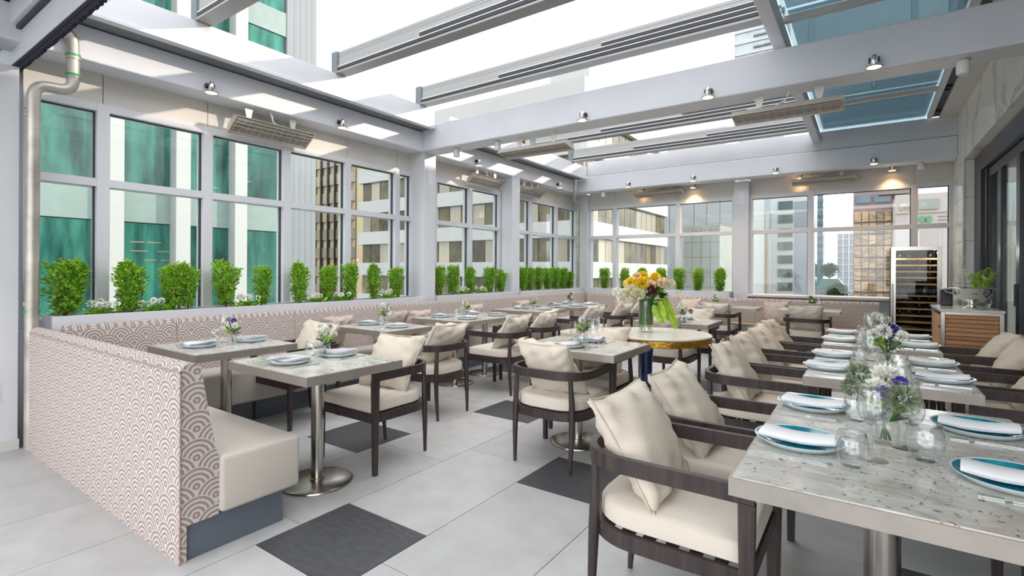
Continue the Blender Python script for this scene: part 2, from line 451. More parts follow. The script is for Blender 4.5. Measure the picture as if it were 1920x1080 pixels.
# near end panel of the left wall, with its hatch and kick plate
cb('end_panel', wall_l, 'paint_lt', -5.5, -5.11, .55, .99, 0, 2.80)
cb('end_panel', wall_l, 'paint_lt', -5.5, -5.16, -1.2, .545, 0, 2.80)
cb('door_track', wall_l, 'paint', -5.16, -5.06, .50, .56, 0, 2.80)
cb('door_track', wall_l, 'paint_lt', -5.12, -5.04, .585, .615, 0, 2.80)
cb('hatch', wall_l, 'paint', -5.112, -5.106, .74, .90, .36, .52)
cb('kick_plate', wall_l, 'paint_warm', -5.112, -5.104, .62, .998, 0, .075)
def column(name, x0, x1, y0, y1):
    s = struct(name); part('shaft', s, 'paint_lt', lambda bm: bbox(bm, x0, x1, y0, y1, 0, 2.98, .006)); return s
c1 = column('pillar_1', -5.38, -5.05, 5.10, 5.33); cb('hatch', c1, 'paint', -5.055, -5.046, 5.17, 5.27, 2.52, 2.78)
c2 = column('pillar_2', -5.38, -5.06, 7.25, 7.49)
c3 = column('pillar_3', -5.30, -4.98, 10.0, 10.22)
c4 = column('pillar_4', -2.02, -1.76, 10.0, 10.2); cb('hatch', c4, 'paint', -1.95, -1.83, 9.994, 10.0, 2.55, 2.80)
# window ledge along the back
led = struct('trim_1'); part('ledge', led, 'paint_warm', lambda bm: bbox(bm, -1.76, .30, 9.86, 10.11, .885, .925, .006))

# ------------------------------------------------------------------ beams and roof
def beam(name, x0, x1, y0, y1, z0, z1, mat='paint', bev=.012):
    s = struct(name); part('web', s, mat, lambda bm: bbox(bm, x0, x1, y0, y1, z0, z1, bev)); return s
bl = beam('beam', -5.36, -5.05, -.6, 10.1, 2.97, 3.24)
cb('gutter', bl, 'cap', -5.36, -4.82, 1.0, 9.6, 3.245, 3.262)
for y0, y1 in ((.5, 5.03), (5.37, 9.58)):
    part('curb', bl, 'paint_lt', lambda bm: prism(bm, [(-4.84, 3.225), (-4.785, 3.235), (-4.785, 3.262), (-4.80, 3.27), (-4.80, 3.49), (-4.84, 3.49)], 'y', y0, y1))
cross = beam('beam', -5.05, 1.06, 5.05, 5.36, 2.97, 3.31, 'paint')
cross2 = beam('beam', -5.05, 1.06, 9.62, 9.92, 2.98, 3.30, 'paint')
part('upper_board', cross2, 'paint_lt', lambda bm: bbox(bm, -4.80, 1.06, 9.63, 9.9, 3.305, 3.60, .004))
cb('seam', cross2, 'slot', -4.80, 1.06, 9.635, 9.9, 3.298, 3.307)
cb('soffit', cross2, 'paint', -5.3, 1.06, 9.9, 10.1, 3.02, 3.10)
b0 = beam('beam', -6.2, 1.0, .985, 1.02, 2.865, 3.06, 'paint_lt', .006)
def brush(bm):
    box(bm, -6.2, 1.0, .992, 1.02, 2.835, 2.872)
    rb = random.Random(2); x = -6.2
    while x < 1.0: w = rb.uniform(.012, .03); box(bm, x, x + w * .85, .996, 1.016, 2.79 + rb.uniform(0, .012), 2.836); x += w
tag(part('brush_seal', b0, 'brush', brush), kind='stuff')
cb('reveal', b0, 'slot', -6.2, 1.0, .96, 1.02, 3.06, 3.085)
part('header_board', b0, 'paint', lambda bm: bbox(bm, -6.2, 1.0, .93, 1.02, 3.085, 3.26, .006))
cb('reveal', b0, 'slot', -6.2, 1.0, .90, 1.02, 3.26, 3.275)
ceil = struct('ceiling')
cb('lobby_soffit', ceil, 'paint', -6.2, 1.05, -.9, 1.02, 3.275, 3.32)
part('edge_strip', ceil, 'paint_warm', lambda bm: bbox(bm, .85, 1.06, 1.2, 9.62, 3.565, 3.62, .004))
part('edge_girder', ceil, 'paint_lt', lambda bm: bbox(bm, -.74, -.63, 1.1, 9.7, 3.44, 3.62, .01))
cb('glazing_bar', ceil, 'paint_lt', .71, .77, 1.2, 9.6, 3.585, 3.63)
cb('roller_gap', ceil, 'slot', .77, .85, 1.2, 9.6, 3.60, 3.64)
for y in (2.2, 5.17, 8.15):
    cb('glazing_bar', ceil, 'paint_warm', -.63, .71, y - .03, y + .03, 3.575, 3.63)
    cb('roller', ceil, 'black', .78, .83, y - .09, y - .05, 3.57, 3.60); cb('roller', ceil, 'black', .78, .83, y + .04, y + .08, 3.57, 3.60)
cb('roller', ceil, 'black', .78, .83, 9.2, 9.25, 3.57, 3.60)
for y0, y1 in ((1.25, 2.17), (2.23, 5.14), (5.20, 8.12), (8.18, 9.85)):
    cb('roof_pane', ceil, 'roofglass', -.63, .71, y0, y1, 3.632, 3.640)
    cb('roof_pane', ceil, 'roofglass', -.60, .71, y0, y1, 3.69, 3.698)
def rail(y, lab):
    t = thing('roof_track', lab, 'roof track', (0, y, 3.49), 0, 'sliding roof tracks')
    x0, x1 = -4.78, -.74
    part('profile', t, 'alu', lambda bm: bbox(bm, x0, x1, -.055, .055, .03, .235, .004))
    part('lip', t, 'alu', lambda bm: prism(bm, [(-.075, 0), (.07, 0), (.07, .03), (-.055, .03), (-.075, .018)], 'x', x0, x1))
    for xs, z0, z1 in ((x0, .035, .062), (x0 + 1.25, .082, .112), (x0 + 2.55, .13, .158)):
        cb('guide_slot', t, 'slot', xs, x1, -.064, -.05, z0, z1)
        cb('guide_strip', t, 'ceramic', xs, x1, -.068, -.05, z1 + .002, z1 + .010)
    cb('end_cap', t, 'cap', x0 - .10, x0, -.075, .06, .0, .24)
    for z in (.175, .2): cb('groove', t, 'cap', x0, x1, -.0562, -.05, z, z + .003)
for y, lab in ((2.12, 'grey sliding roof track across the opening, first from the brush-edged beam'), (3.55, 'grey sliding roof track with stepped slots, second from the brush-edged beam'),
               (4.83, 'grey sliding roof track running just in front of the spotlit cross beam'), (6.25, 'grey sliding roof track tucked just behind the spotlit cross beam'),
               (7.6, 'grey sliding roof track midway between the two cross beams'), (9.0, 'grey sliding roof track next to the far cross beam')):
    rail(y, lab)

# ------------------------------------------------------------------ marble wall and folding door
def mp(x0, x1, y0, y1, z0, z1): cb('panel', wall_r, 'marble', x0, x1, y0, y1, z0, z1)
for y0, y1 in ((-1.2, 1.4), (1.4, 3.6), (3.6, 5.8), (5.8, 8.0), (8.0, 9.1), (9.1, 10.2)):
    mp(1.06, 1.36, y0 + .002, y1 - .002, 2.85, 3.62)
zs = [0, .6, 1.18, 1.76, 2.34, 2.848]
for a, b in zip(zs, zs[1:]): mp(1.06, 1.36, 9.1, 10.2, a + .0025, b - .0025)
part('corner_trim', wall_r, 'marble', lambda bm: bbox(bm, 1.052, 1.075, 9.085, 9.11, 0, 2.85, .004))
cb('upper_wall', wall_r, 'marble', 1.10, 1.5, -1.2, 10.2, 3.62, 5.36)  # height set to block sun from all but the upper left wall
sun_block = struct('wall_sun_block'); cb('sun_block_wall', sun_block, 'white_wall', 2.5, 9, 10.4, 22, -30, 5.95)  # unseen block added to keep the sun out of the back windows
d1 = struct('door_1')
cb('head_frame', d1, 'door', 1.17, 1.34, .3, 9.09, 2.62, 2.84)
cb('jamb', d1, 'door', 1.17, 1.34, 8.62, 9.09, 0, 2.62)
cb('jamb_gap', d1, 'black', 1.20, 1.34, 8.46, 8.62, 0, 2.62)
cb('sill_track', d1, 'door', 1.17, 1.34, .3, 8.62, 0, .015)
ye = 8.46
for wd in (.62, .86, .86, .86, .86, .86, .86, .86):
    y0, y1 = ye - wd, ye; ye = y0
    lf = ob('leaf', None, d1, (1.25, 0, 0))
    for a, b in ((y0 + .003, y0 + .07), (y1 - .07, y1 - .003)): cb('stile', lf, 'door', -.03, .03, a, b, .02, 2.61)
    cb('rail', lf, 'door', -.03, .03, y0 + .07, y1 - .07, 2.50, 2.61); cb('rail', lf, 'door', -.03, .03, y0 + .07, y1 - .07, .02, .16)
    cb('pane', lf, 'doorglass', -.006, .006, y0 + .07, y1 - .07, .16, 2.50)
cb('handle', d1, 'black', 1.195, 1.22, 6.97, 6.99, 1.0, 1.22)
cb('inner_wall', wall_r, 'roomwall', 3.0, 3.1, -1.2, 10.2, 0, 3.0)
cb('inner_ceiling', wall_r, 'roomwall', 1.36, 3.0, -1.2, 10.2, 2.86, 2.95)
cb('inner_floor', floor, 'tile', 1.2, 3.0, -1.2, 10.2, -.02, -.001)

# ------------------------------------------------------------------ planters and plants
def planter(lab, x0, x1, y0, y1, z1=.965):
    t = thing('window_planter', lab, 'planter', (x0, y0, 0), 0, 'planters under the windows')
    w, d = x1 - x0, y1 - y0; th = .022
    def f(bm):
        bbox(bm, 0, th, 0, d, .2, z1, .003); bbox(bm, w - th, w, 0, d, .2, z1, .003)
        bbox(bm, th, w - th, 0, th, .2, z1, .003); bbox(bm, th, w - th, d - th, d, .2, z1, .003)
    part('trough', t, 'paint_lt', f)
    part('soil', t, 'soil', lambda bm: box(bm, th, w - th, th, d - th, .8, z1 - .03))
    return t
planter('pale metal planter under the teal-view windows, ending at the first pillar', -5.29, -5.0, 1.16, 5.08)
planter('pale metal planter between the first and second window pillars', -5.29, -5.02, 5.35, 7.23)
planter('pale metal planter between the second pillar and the far corner', -5.29, -5.02, 7.51, 9.78)
planter('pale metal planter on the back wall beside the corner pillar', -4.94, -2.04, 9.80, 10.09)

def leaf_quad(bm, p, d, n, l, w):
    d = d.normalized(); s = d.cross(n).normalized() * w; n = s.cross(d).normalized()
    a = bm.verts.new(p); b = bm.verts.new(p + d * l * .5 + s + n * w * .3); c = bm.verts.new(p + d * l); e = bm.verts.new(p + d * l * .5 - s + n * w * .3)
    bm.faces.new((a, b, c)); bm.faces.new((a, c, e))

def blob(bm, c, r, n=40, rnd=random, pl=.02):
    for k in range(n):
        d = Vector((rnd.gauss(0, 1), rnd.gauss(0, 1), rnd.gauss(0, 1) + .3)).normalized()
        leaf_quad(bm, Vector(c) + d * r * .45, d + Vector((rnd.uniform(-.4, .4), rnd.uniform(-.4, .4), rnd.uniform(-.2, .4))), Vector((rnd.uniform(-1, 1), rnd.uniform(-1, 1), rnd.uniform(-1, 1) + .01)), r * .6, pl)

def shrub_mesh(seed, w, h, forks):
    rnd = random.Random(seed); bm = bmesh.new(); tip = bmesh.new()
    sprigs = [(rnd.random() * 2 * PI, rnd.uniform(.1, .95), rnd.choice(forks)) for _ in range(26)]
    for k in range(1900):
        f = rnd.choice(forks); z = rnd.random() ** .8
        prof = (.52 + .66 * z - .62 * max(0, z - .62) * 2.2) * w / 2
        if z > f[3] * .93: continue
        a = rnd.random() * 2 * PI; r = prof * f[2] * math.sqrt(rnd.uniform(.25, 1)) * rnd.uniform(.8, 1.08) * (1 + .12 * math.sin(3 * a + 9 * z + seed))
        p = Vector((f[0] * z + r * math.cos(a), f[1] * z + r * math.sin(a), .02 + z * h))
        d = Vector((math.cos(a) * .7, math.sin(a) * .7, rnd.uniform(.1, 1.1))) + Vector((rnd.uniform(-.5, .5), rnd.uniform(-.5, .5), rnd.uniform(-.3, .3)))
        leaf_quad(bm if rnd.random() > .12 + .25 * z else tip, p, d, Vector((rnd.uniform(-1, 1), rnd.uniform(-1, 1), 1.2)), rnd.uniform(.024, .038), rnd.uniform(.0075, .012))  # lime leaves get more frequent towards the top
    for a, q, f in sprigs:
        z0 = rnd.uniform(.72, .9) * f[3]; prof = .42 * w * f[2] * q
        for e in range(9):
            z = z0 + e * .022
            p = Vector((f[0] * z + prof * math.cos(a), f[1] * z + prof * math.sin(a), z * h)); t = e * 2.4
            leaf_quad(tip, p, Vector((math.cos(t), math.sin(t), 1.3)), Vector((rnd.uniform(-1, 1), rnd.uniform(-1, 1), .3)), .032 - e * .001, .007)
    return mesh('foliage', bm, 'leafA'), mesh('lime_leaves', tip, 'leafC')
forksets = [[(.0, .0, 1, 1), (.0, .05, .6, .95)], [(0, -.06, .75, 1), (0, .07, .7, .88), (0, 0, .9, .7)], [(0, .0, .95, .9), (.0, -.02, .55, 1)], [(0, -.03, .8, .93), (.02, .04, .8, 1)]]
sm = [shrub_mesh(10 + i, .25, .44, f) for i, f in enumerate(forksets)]
bm = bmesh.new()
for k in range(5): tube(bm, [(0, 0, -.03), (.02 * math.cos(k * 1.3), .02 * math.sin(k * 1.3), .15), (.05 * math.cos(k * 1.3), .05 * math.sin(k * 1.3), .38)], [.005, .004, .002], 4)
stem_me = mesh('stem', bm, 'bark')
def shrub(x, y, lab, k, s=(1, 1, 1), rz=0):
    t = thing('boxwood_shrub', lab, 'shrub', (x, y, .94), rz, 'clipped boxwoods in the planters'); t.scale = s
    ob('foliage', sm[k][0], t); tag(ob('lime_leaves', sm[k][1], t), kind='stuff'); ob('stem', stem_me, t)
ords = ['first', 'second', 'third', 'fourth', 'fifth', 'sixth', 'seventh', 'eighth', 'ninth', 'tenth']
sets = [([(1.27, 1.25, 1, 0), (1.70, 1.12, 1, 2), (2.03, 1.0, .96, 3), (2.15, .72, .98, 1), (2.49, 1.0, 1.04, 1), (2.85, .82, .92, 0), (3.28, .95, 1.03, 2), (3.64, .85, .95, 3), (3.94, .9, 1.02, 0), (4.32, .85, 1.02, 2), (4.68, .9, .93, 3)], 'from the near pipe'),
        ([(5.50, .95, .98, 3), (5.83, .95, 1.02, 0), (6.24, .85, .98, 2), (6.73, .95, .97, 0), (7.06, .9, .9, 1)], 'past the first pillar'),
        ([(7.72, 1, 1.0, 0), (7.95, 1, .98, 3), (8.3, 1, 1.0, 2), (8.62, 1.05, .98, 1), (8.92, 1, 1.0, 0), (9.22, 1, .98, 3), (9.52, 1, .82, 2)], 'past the second pillar')]
for rows, where in sets:
    for n, (y, w, h, k) in enumerate(rows):
        nm = ords[n] if n < 10 else 'eleventh'
        shrub(-5.16, y, 'clipped boxwood in the window planter, %s of its row %s' % (nm, where), k, (w, w, h), random.uniform(-.4, .4))
for n, x in enumerate((-4.55, -4.10, -3.73, -3.34, -2.98, -2.63, -2.24)):
    shrub(x, 9.95, 'clipped boxwood in the back-wall planter, %s of its row from the corner' % ords[n], n % 4, (1.05, 1.05, 1.0), random.uniform(0, 3))
def low_plant(y, lab, sd):
    rnd = random.Random(sd)
    t = thing('white_bedding_plant', lab, 'flower', (-5.13, y, .93), 0, 'low white bedding flowers')
    def lv(bm):
        for k in range(90):
            a = rnd.random() * 2 * PI; r = rnd.random() * .08
            leaf_quad(bm, Vector((r * math.cos(a), 1.5 * r * math.sin(a), rnd.random() * .06)), Vector((math.cos(a), math.sin(a), .7)), Vector((rnd.uniform(-1, 1), 0, 1)), .05, .014)
    part('foliage', t, 'leafA', lv)
    for q in range(8):
        a = rnd.random() * 6; r = rnd.uniform(.01, .085)
        def fl(bm): blob(bm, (0, 0, 0), .03, 22, rnd, .012)
        part('blossom', t, 'white_fl', fl, loc=(r * math.cos(a), 1.6 * r * math.sin(a), rnd.uniform(.09, .13)))
for n, (y, w) in enumerate(((1.50, 'between the first two boxwoods'), (1.88, 'between the second and third boxwoods'), (2.67, 'between the fifth boxwood and the sixth'), (3.47, 'beside the seventh boxwood'), (3.82, 'between the eighth and ninth boxwoods'), (4.5, 'between the last two boxwoods before the pillar'), (6.05, 'past the first pillar, between second and third boxwoods'), (6.48, 'past the first pillar, between third and fourth boxwoods'))):
    low_plant(y, 'low white bedding plant ' + w, n)

# ------------------------------------------------------------------ banquettes
def back_profile(h=.90, z0=0.0, d_bot=.155, d_top=.10):
    """(depth, z): rear at 0, rolled top, leaning front"""
    r = d_top / 2
    p = [(0, z0), (0, h - r)] + arc(r, h - r, r, 180, 0, 8)[1:] + [(d_bot - .02, .50), (d_bot, .43), (d_bot, .17), (d_bot - .01, .165)]
    if z0 < .16: p += [(.03, .165), (.03, z0)]
    return p
def bench_uv(me, run_axis, sgn):
    uv = me.uv_layers.new(name='UVMap')
    for po in me.polygons:
        n = po.normal
        for li in po.loop_indices:
            co = me.vertices[me.loops[li].vertex_index].co
            run = co.x if run_axis == 'x' else co.y; dep = co.y if run_axis == 'x' else co.x
            if abs(n.x if run_axis == 'x' else n.y) > .7: uv.data[li].uv = (dep + .2, co.z)
            else: uv.data[li].uv = (run, co.z + (dep * sgn if abs(n.z) > .5 else 0))
def back_panel(parent, prof, axis, base, sgn, a0, a1):
    bm = bmesh.new(); poly = [(base + sgn * d, z) for d, z in prof]
    prism(bm, poly, axis, a0, a1)
    me = mesh('back_panel', bm, 'fabric', 40); bench_uv(me, axis, sgn); return ob('back_panel', me, parent)
def seat(parent, x0, x1, y0, y1, name='seat_cushion'):
    part(name, parent, 'linen', lambda bm: bbox(bm, x0, x1, y0, y1, .17, .44, .022, 3), 60)
ret = thing('banquette', 'free-standing end of the fan-print banquette with its patterned back showing', 'bench', (0, 0, 0), 0, 'fan-print banquettes')
back_panel(ret, back_profile(.90, 0, .17, .09), 'x', 1.02, 1, -4.95, -2.52)
seat(ret, -4.40, -2.50, 1.19, 1.60)
part('plinth', ret, 'plinth', lambda bm: bbox(bm, -4.40, -2.535, 1.055, 1.52, 0, .165, .003))
part('piping', ret, 'piping', lambda bm: tube(bm, [(-4.95, 1.021, .862), (-2.52, 1.021, .862)], .006, 6))
part('piping', ret, 'piping', lambda bm: tube(bm, [(-2.519, 1.021, 0.0), (-2.519, 1.021, .86)], .005, 6))
lb = thing('banquette', 'long fan-print banquette running below the window planters', 'bench', (0, 0, 0), 0, 'fan-print banquettes')
ys = [1.20, 1.95, 3.05, 4.15, 5.25, 6.35, 7.45, 8.55, 9.74]
for a, b in zip(ys, ys[1:]): back_panel(lb, back_profile(.90, .17), 'y', -4.99, 1, a + .002, b - .002)
ss = [1.61, 2.75, 4.4, 6.1, 7.8, 9.05]
for a, b in zip(ss, ss[1:]): seat(lb, -4.84, -4.39, a + .003, b - .003)
part('plinth', lb, 'plinth', lambda bm: bbox(bm, -4.95, -4.44, 1.53, 9.2, 0, .165, .003))
bb = thing('banquette', 'fan-print banquette along the back wall, ending at the wine cooler', 'bench', (0, 0, 0), 0, 'fan-print banquettes')
xs = [-4.83, -3.75, -2.65, -1.6, -.7, .16]
for a, b in zip(xs, xs[1:]): back_panel(bb, back_profile(.86, .17), 'x', 9.78, -1, a + .002, b - .002)
ss = [-4.38, -3.2, -2.0, -.9, .16]
for a, b in zip(ss, ss[1:]): seat(bb, a + .003, b - .003, 9.14, 9.62)
part('plinth', bb, 'plinth', lambda bm: bbox(bm, -4.42, .12, 9.2, 9.75, 0, .165, .003))

# ------------------------------------------------------------------ pillows
def pillow_mesh(name, s, th, mat, seed):
    bm = bmesh.new(); N = 24; rnd = random.Random(seed); ph = [rnd.random() * 6 for _ in range(4)]
    top, bot = {}, {}
    for i in range(N + 1):
        for j in range(N + 1):
            a, b = i / N * 2 - 1, j / N * 2 - 1
            x = a * s / 2 * (1 - .09 * (1 - b * b)); z = b * s / 2 * (1 - .09 * (1 - a * a))
            e = max(0., (1 - abs(a) ** 3)) * max(0., (1 - abs(b) ** 3)); t = th / 2 * e ** .55
            wr = .015 * math.sin(9 * a + 5 * b + ph[0]) * (1 - e) * min(1, e * 6) + .010 * math.sin(16 * b - 7 * a + ph[1]) * (1 - e) * min(1, e * 6)
            y = .02 * math.sin(1.6 * a + ph[2]) * b
            top[i, j] = bm.verts.new((x, y - t - wr, z))
            bot[i, j] = top[i, j] if i in (0, N) or j in (0, N) else bm.verts.new((x, y + t - wr, z))
    for i in range(N):
        for j in range(N):
            bm.faces.new([top[p] for p in ((i, j), (i + 1, j), (i + 1, j + 1), (i, j + 1))])
            bm.faces.new([bot[p] for p in ((i, j), (i, j + 1), (i + 1, j + 1), (i + 1, j))])
    return mesh(name, bm, mat, 180)
def pillow_piping(name, s, mat):
    bm = bmesh.new(); pts = []
    for (a0, b0, a1, b1) in ((-1, -1, 1, -1), (1, -1, 1, 1), (1, 1, -1, 1), (-1, 1, -1, -1)):
        for k in range(8):
            a, b = a0 + (a1 - a0) * k / 8, b0 + (b1 - b0) * k / 8
            pts.append((a * s / 2 * (1 - .09 * (1 - b * b)), 0, b * s / 2 * (1 - .09 * (1 - a * a))))
    tube(bm, pts + [pts[0]], .004, 5); return mesh(name, bm, mat, 180)
PILL = [pillow_mesh('pillow_cover', .45, .17, 'cream_p', k) for k in range(3)]
PIPE = pillow_piping('seam_piping', .45, 'cream_p')
SPILL = [pillow_mesh('pillow_cover', .40, .15, m, 7 + k) for k, m in enumerate(('blush', 'taupe'))]
SPIPE = pillow_piping('seam_piping', .40, 'blush')
def pillow(loc, rz, tilt, lab, group, me, pipe, roll=0):
    t = ob('throw_pillow', None, None, loc, (tilt, roll, rz)); t.rotation_mode = 'XYZ'; tag(t, lab, 'pillow', group)
    ob('pillow_cover', me, t); ob('seam_piping', pipe, t); return t

# ------------------------------------------------------------------ armchairs (face +y, origin on the floor)
def round_u(hw, yf, yb, r, n=7):
    return [(-hw, yf)] + [(-hw, yb + r + (yf - yb - r) * .4)] + arc(-hw + r, yb + r, r, 180, 270, n) + arc(hw - r, yb + r, r, 270, 360, n) + [(hw, yb + r + (yf - yb - r) * .4), (hw, yf)]
def make_chair():
    t = thing('armchair', 'x', 'chair')
    hw, yf, yb = .262, .27, -.275
    part('arm_rail', t, 'dwood', lambda bm: band(bm, [(x, y, .635) for x, y in round_u(hw, yf + .022, yb, .17, 10)], .026, .056), 40)
    for s in (-1, 1):
        def fl(bm):
            v = box(bm, s * hw - .016, s * hw + .016, yf - .022, yf + .024, 0, .61)
            for q in v:
                if q.co.z < .01: q.co.y = yf + (q.co.y - yf) * .62; q.co.x = s * hw + (q.co.x - s * hw) * .75
        part('leg', t, 'dwood', fl)
        def rl(bm): tube(bm, [(s * .200, yb + .024, 0), (s * .207, yb + .034, .2), (s * .207, yb + .040, .37), (s * .202, yb + .040, .5), (s * .195, yb + .038, .612)], [.011, .017, .020, .017, .014], 10)
        part('leg', t, 'dwood', rl, 60)
    part('seat_frame', t, 'dwood', lambda bm: band(bm, [(x, y, .362) for x, y in round_u(hw - .012, yf, yb + .02, .17, 8)], .026, .055, True), 40)
    def slats(bm):
        for k in range(6): box(bm, -hw + .03, hw - .03, -.20 + k * .075, -.165 + k * .075, .372, .388)
    part('slats', t, 'dwood', slats)
    def cu(bm):
        out = []
        U = round_u(hw - .022, yf + .005, yb + .03, .16, 8)
        lv = [(.392, .016), (.402, 0), (.455, 0), (.472, .010), (.480, .03), (.486, .10)]
        rings = []
        for z, ins in lv:
            rings.append([bm.verts.new((x * (1 - ins / .24), y * (1 - ins / .26), z)) for x, y in U])
        n = len(U)
        for a, b in zip(rings, rings[1:]):
            for k in range(n): bm.faces.new((a[k], a[(k + 1) % n], b[(k + 1) % n], b[k]))
        bm.faces.new(rings[0][::-1]); bm.faces.new(rings[-1])
    part('seat_cushion', t, 'cream', cu, 50)
    def tg(bm): box(bm, hw - .006, hw - .002, -.06, -.02, .35, .385)
    part('care_tag', t, 'napkin', tg)
    return t
chair0 = make_chair(); first = [True]; cn = [0]
def chair(x, y, face, lab, plab=None, roll=0, dz=0, tilt=-.58):
    """face: direction the sitter looks, one of +x -x +y -y"""
    rz = {'+y': 0, '-x': PI / 2, '-y': PI, '+x': -PI / 2}[face]
    s = (1.0, 1.08, 1) if face[1] == 'x' else (1.08, 1.0, 1)
    if first[0]:
        first[0] = False; c = chair0; c.location = (x, y, 0); c.rotation_euler = (0, 0, rz); c.scale = s; c['label'] = lab; c['group'] = 'dark wood armchairs'
    else: c = dup(chair0, (x, y, 0), rz, lab, 'dark wood armchairs', s)
    if plab:
        cn[0] += 1
        off = Vector((0, -.125, .655 + dz)); off.rotate(Matrix.Rotation(rz, 3, 'Z'))
        pillow((x + off.x * (1.1 if face[1] == 'x' else 1), y + off.y, off.z), rz + roll, tilt * -1, plab, 'cream pillows on the armchairs', PILL[cn[0] % 3], PIPE, random.uniform(-.05, .05))
    return c

T1, T2, T3, T4 = "the banquette-end table", "the banquette-corner table", "the before-pillar window table", "the two-poled table"
T5, T6 = "the second-pillar window table", "the far-corner table"
TM, TX, TW, TF = "the lone square table", "the table behind the bouquet", "the planter-side back table", "the wide-window back table"
R1, R2, R3 = "the first long-row table", "the middle long-row table", "the last long-row table"
CH, PL = 'dark wood armchair with cream seat ', 'cream pillow on the armchair '
def both(x, y, f, where, **k): chair(x, y, f, CH + where, PL + where, **k)
both(-2.88, 2.46, '-y', 'facing the bench across ' + T1, roll=.12)
both(-4.17, 2.66, '-y', 'facing the bench across ' + T2)
both(-3.36, 3.50, '-x', 'at ' + T3)
both(-3.36, 4.62, '-x', 'at the nearer pole of ' + T4)
both(-3.36, 5.27, '-x', 'at the farther pole of ' + T4)
both(-3.30, 6.45, '-x', 'at ' + T5)
both(-3.25, 7.35, '-x', 'on the nearer side of ' + T6)
both(-3.20, 7.95, '-x', 'on the farther side of ' + T6)
both(-1.80, 3.19, '+y', 'with its back out at ' + TM, roll=-.08)
both(-1.90, 3.98, '-y', 'tucked between the round table and the lone one')
both(-1.85, 5.72, '+y', 'tucked behind the round brass-edged table')
both(-1.83, 6.68, '-y', 'beyond ' + TX)
both(-1.98, 8.68, '+y', 'with its back out at ' + TW)
both(-.72, 8.60, '+y', 'with its back out at ' + TF)
for y, w in ((1.98, 'first on the pillow side of ' + R1), (2.60, 'second on the pillow side of ' + R1), (3.72, 'first on the pillow side of ' + R2), (4.32, 'second on the pillow side of ' + R2),
             (5.12, 'first on the pillow side of ' + R3), (5.75, 'second on the pillow side of ' + R3)):
    both(-.595, y, '+x', w, roll=random.uniform(-.06, .06))
for y, w in ((2.05, 'first on the door side of ' + R1), (2.62, 'second on the door side of ' + R1), (3.68, 'first on the door side of ' + R2), (4.32, 'second on the door side of ' + R2), (5.12, 'first on the door side of ' + R3), (5.72, 'second on the door side of ' + R3)):
    if y < 3: chair(.74, y, '-x', CH + w)
    else: both(.74, y, '-x', w)
# bench pillows
for y, x, z, me, lab, tl in ((3.42, -4.76, .66, 0, 'blush pillow on the window bench behind ' + T3, .45), (3.12, -4.63, .60, 1, 'taupe pillow on the window bench beside ' + T3, .6),
                             (4.25, -4.76, .66, 0, 'blush pillow on the window bench just before ' + T4, .4), (4.62, -4.74, .65, 0, 'blush pillow on the window bench behind the nearer half of ' + T4, .45),
                             (5.75, -4.76, .66, 0, 'blush pillow on the window bench just past ' + T4, .4), (7.0, -4.76, .66, 0, 'blush pillow on the window bench between the two farthest tables', .4)):
    pillow((x, y, z), PI / 2, tl * 1.0, lab, 'pillows on the banquettes', SPILL[me], SPIPE)
for x, lab in ((-3.95, 'blush pillow on the back bench near the corner'), (-2.65, 'blush pillow on the back bench beside the big bouquet'), (-1.25, 'blush pillow on the back bench between its two tables')):
    pillow((x, 9.50, .65), PI, .4, lab, 'pillows on the banquettes', SPILL[0], SPIPE)

# ------------------------------------------------------------------ tables
def table(lab, x0, x1, y0, y1, poles, pr=.038, br=.215, th=.05, h=.75, name='dining_table'):
    cx, cy = (x0 + x1) / 2, (y0 + y1) / 2
    t = thing(name, lab, 'table', (cx, cy, 0), 0, 'stone-topped dining tables'); a, b = (x1 - x0) / 2, (y1 - y0) / 2
    part('stone_top', t, 'granite', lambda bm: bbox(bm, -a + .004, a - .004, -b + .004, b - .004, h - .03, h, .002))
    def ed(bm):
        band(bm, [(-a, -b, h - th / 2 - .004), (a, -b, h - th / 2 - .004), (a, b, h - th / 2 - .004), (-a, b, h - th / 2 - .004)], .008, th, True)
    part('metal_edge', t, 'edge', ed)
    part('underside', t, 'cap', lambda bm: box(bm, -a + .01, a - .01, -b + .01, b - .01, h - .045, h - .031))
    for px, py in poles:
        part('pole', t, 'steel', lambda bm: lathe(bm, [(pr, .012), (pr, h - .05)], 28), 60, loc=(px - cx, py - cy, 0))
        part('base_disc', t, 'steel', lambda bm: lathe(bm, [(0, 0), (br, 0), (br + .002, .004), (br, .012), (br - .012, .016), (pr + .006, .02), (pr + .006, .03), (pr, .032)], 48), 40, loc=(px - cx, py - cy, 0))
    return t
TT = 'granite-topped pedestal table '
table(TT + "at the banquette's open end", -3.30, -2.46, 1.61, 2.29, [(-2.82, 1.92)])
table(TT + "in the banquette's inner corner", -4.45, -3.68, 1.58, 2.32, [(-4.03, 1.95)])
table(TT + 'along the window bench before the first pillar', -4.49, -3.68, 3.24, 3.85, [(-4.05, 3.55)])
table('long granite-topped window-bench table on two steel poles', -4.54, -3.68, 4.38, 5.52, [(-3.97, 4.53), (-4.05, 5.2)])
table(TT + 'along the window bench by the second pillar', -4.60, -3.76, 6.06, 6.85, [(-4.15, 6.45)])
table(TT + 'at the far corner end of the window bench', -4.50, -3.70, 7.15, 8.2, [(-4.1, 7.65)])
table(TT + 'in front of the round brass-edged table', -2.26, -1.42, 3.26, 3.97, [(-1.84, 3.54)])
table('small granite-topped table behind the round brass-edged table', -2.25, -1.41, 5.72, 6.42, [(-1.83, 6.07)])
table(TT + 'at the back bench under the planter', -2.35, -1.42, 8.68, 9.36, [(-1.88, 8.96)])
table(TT + 'at the back bench under the wide windows', -1.12, -.32, 8.72, 9.4, [(-.72, 8.97)])
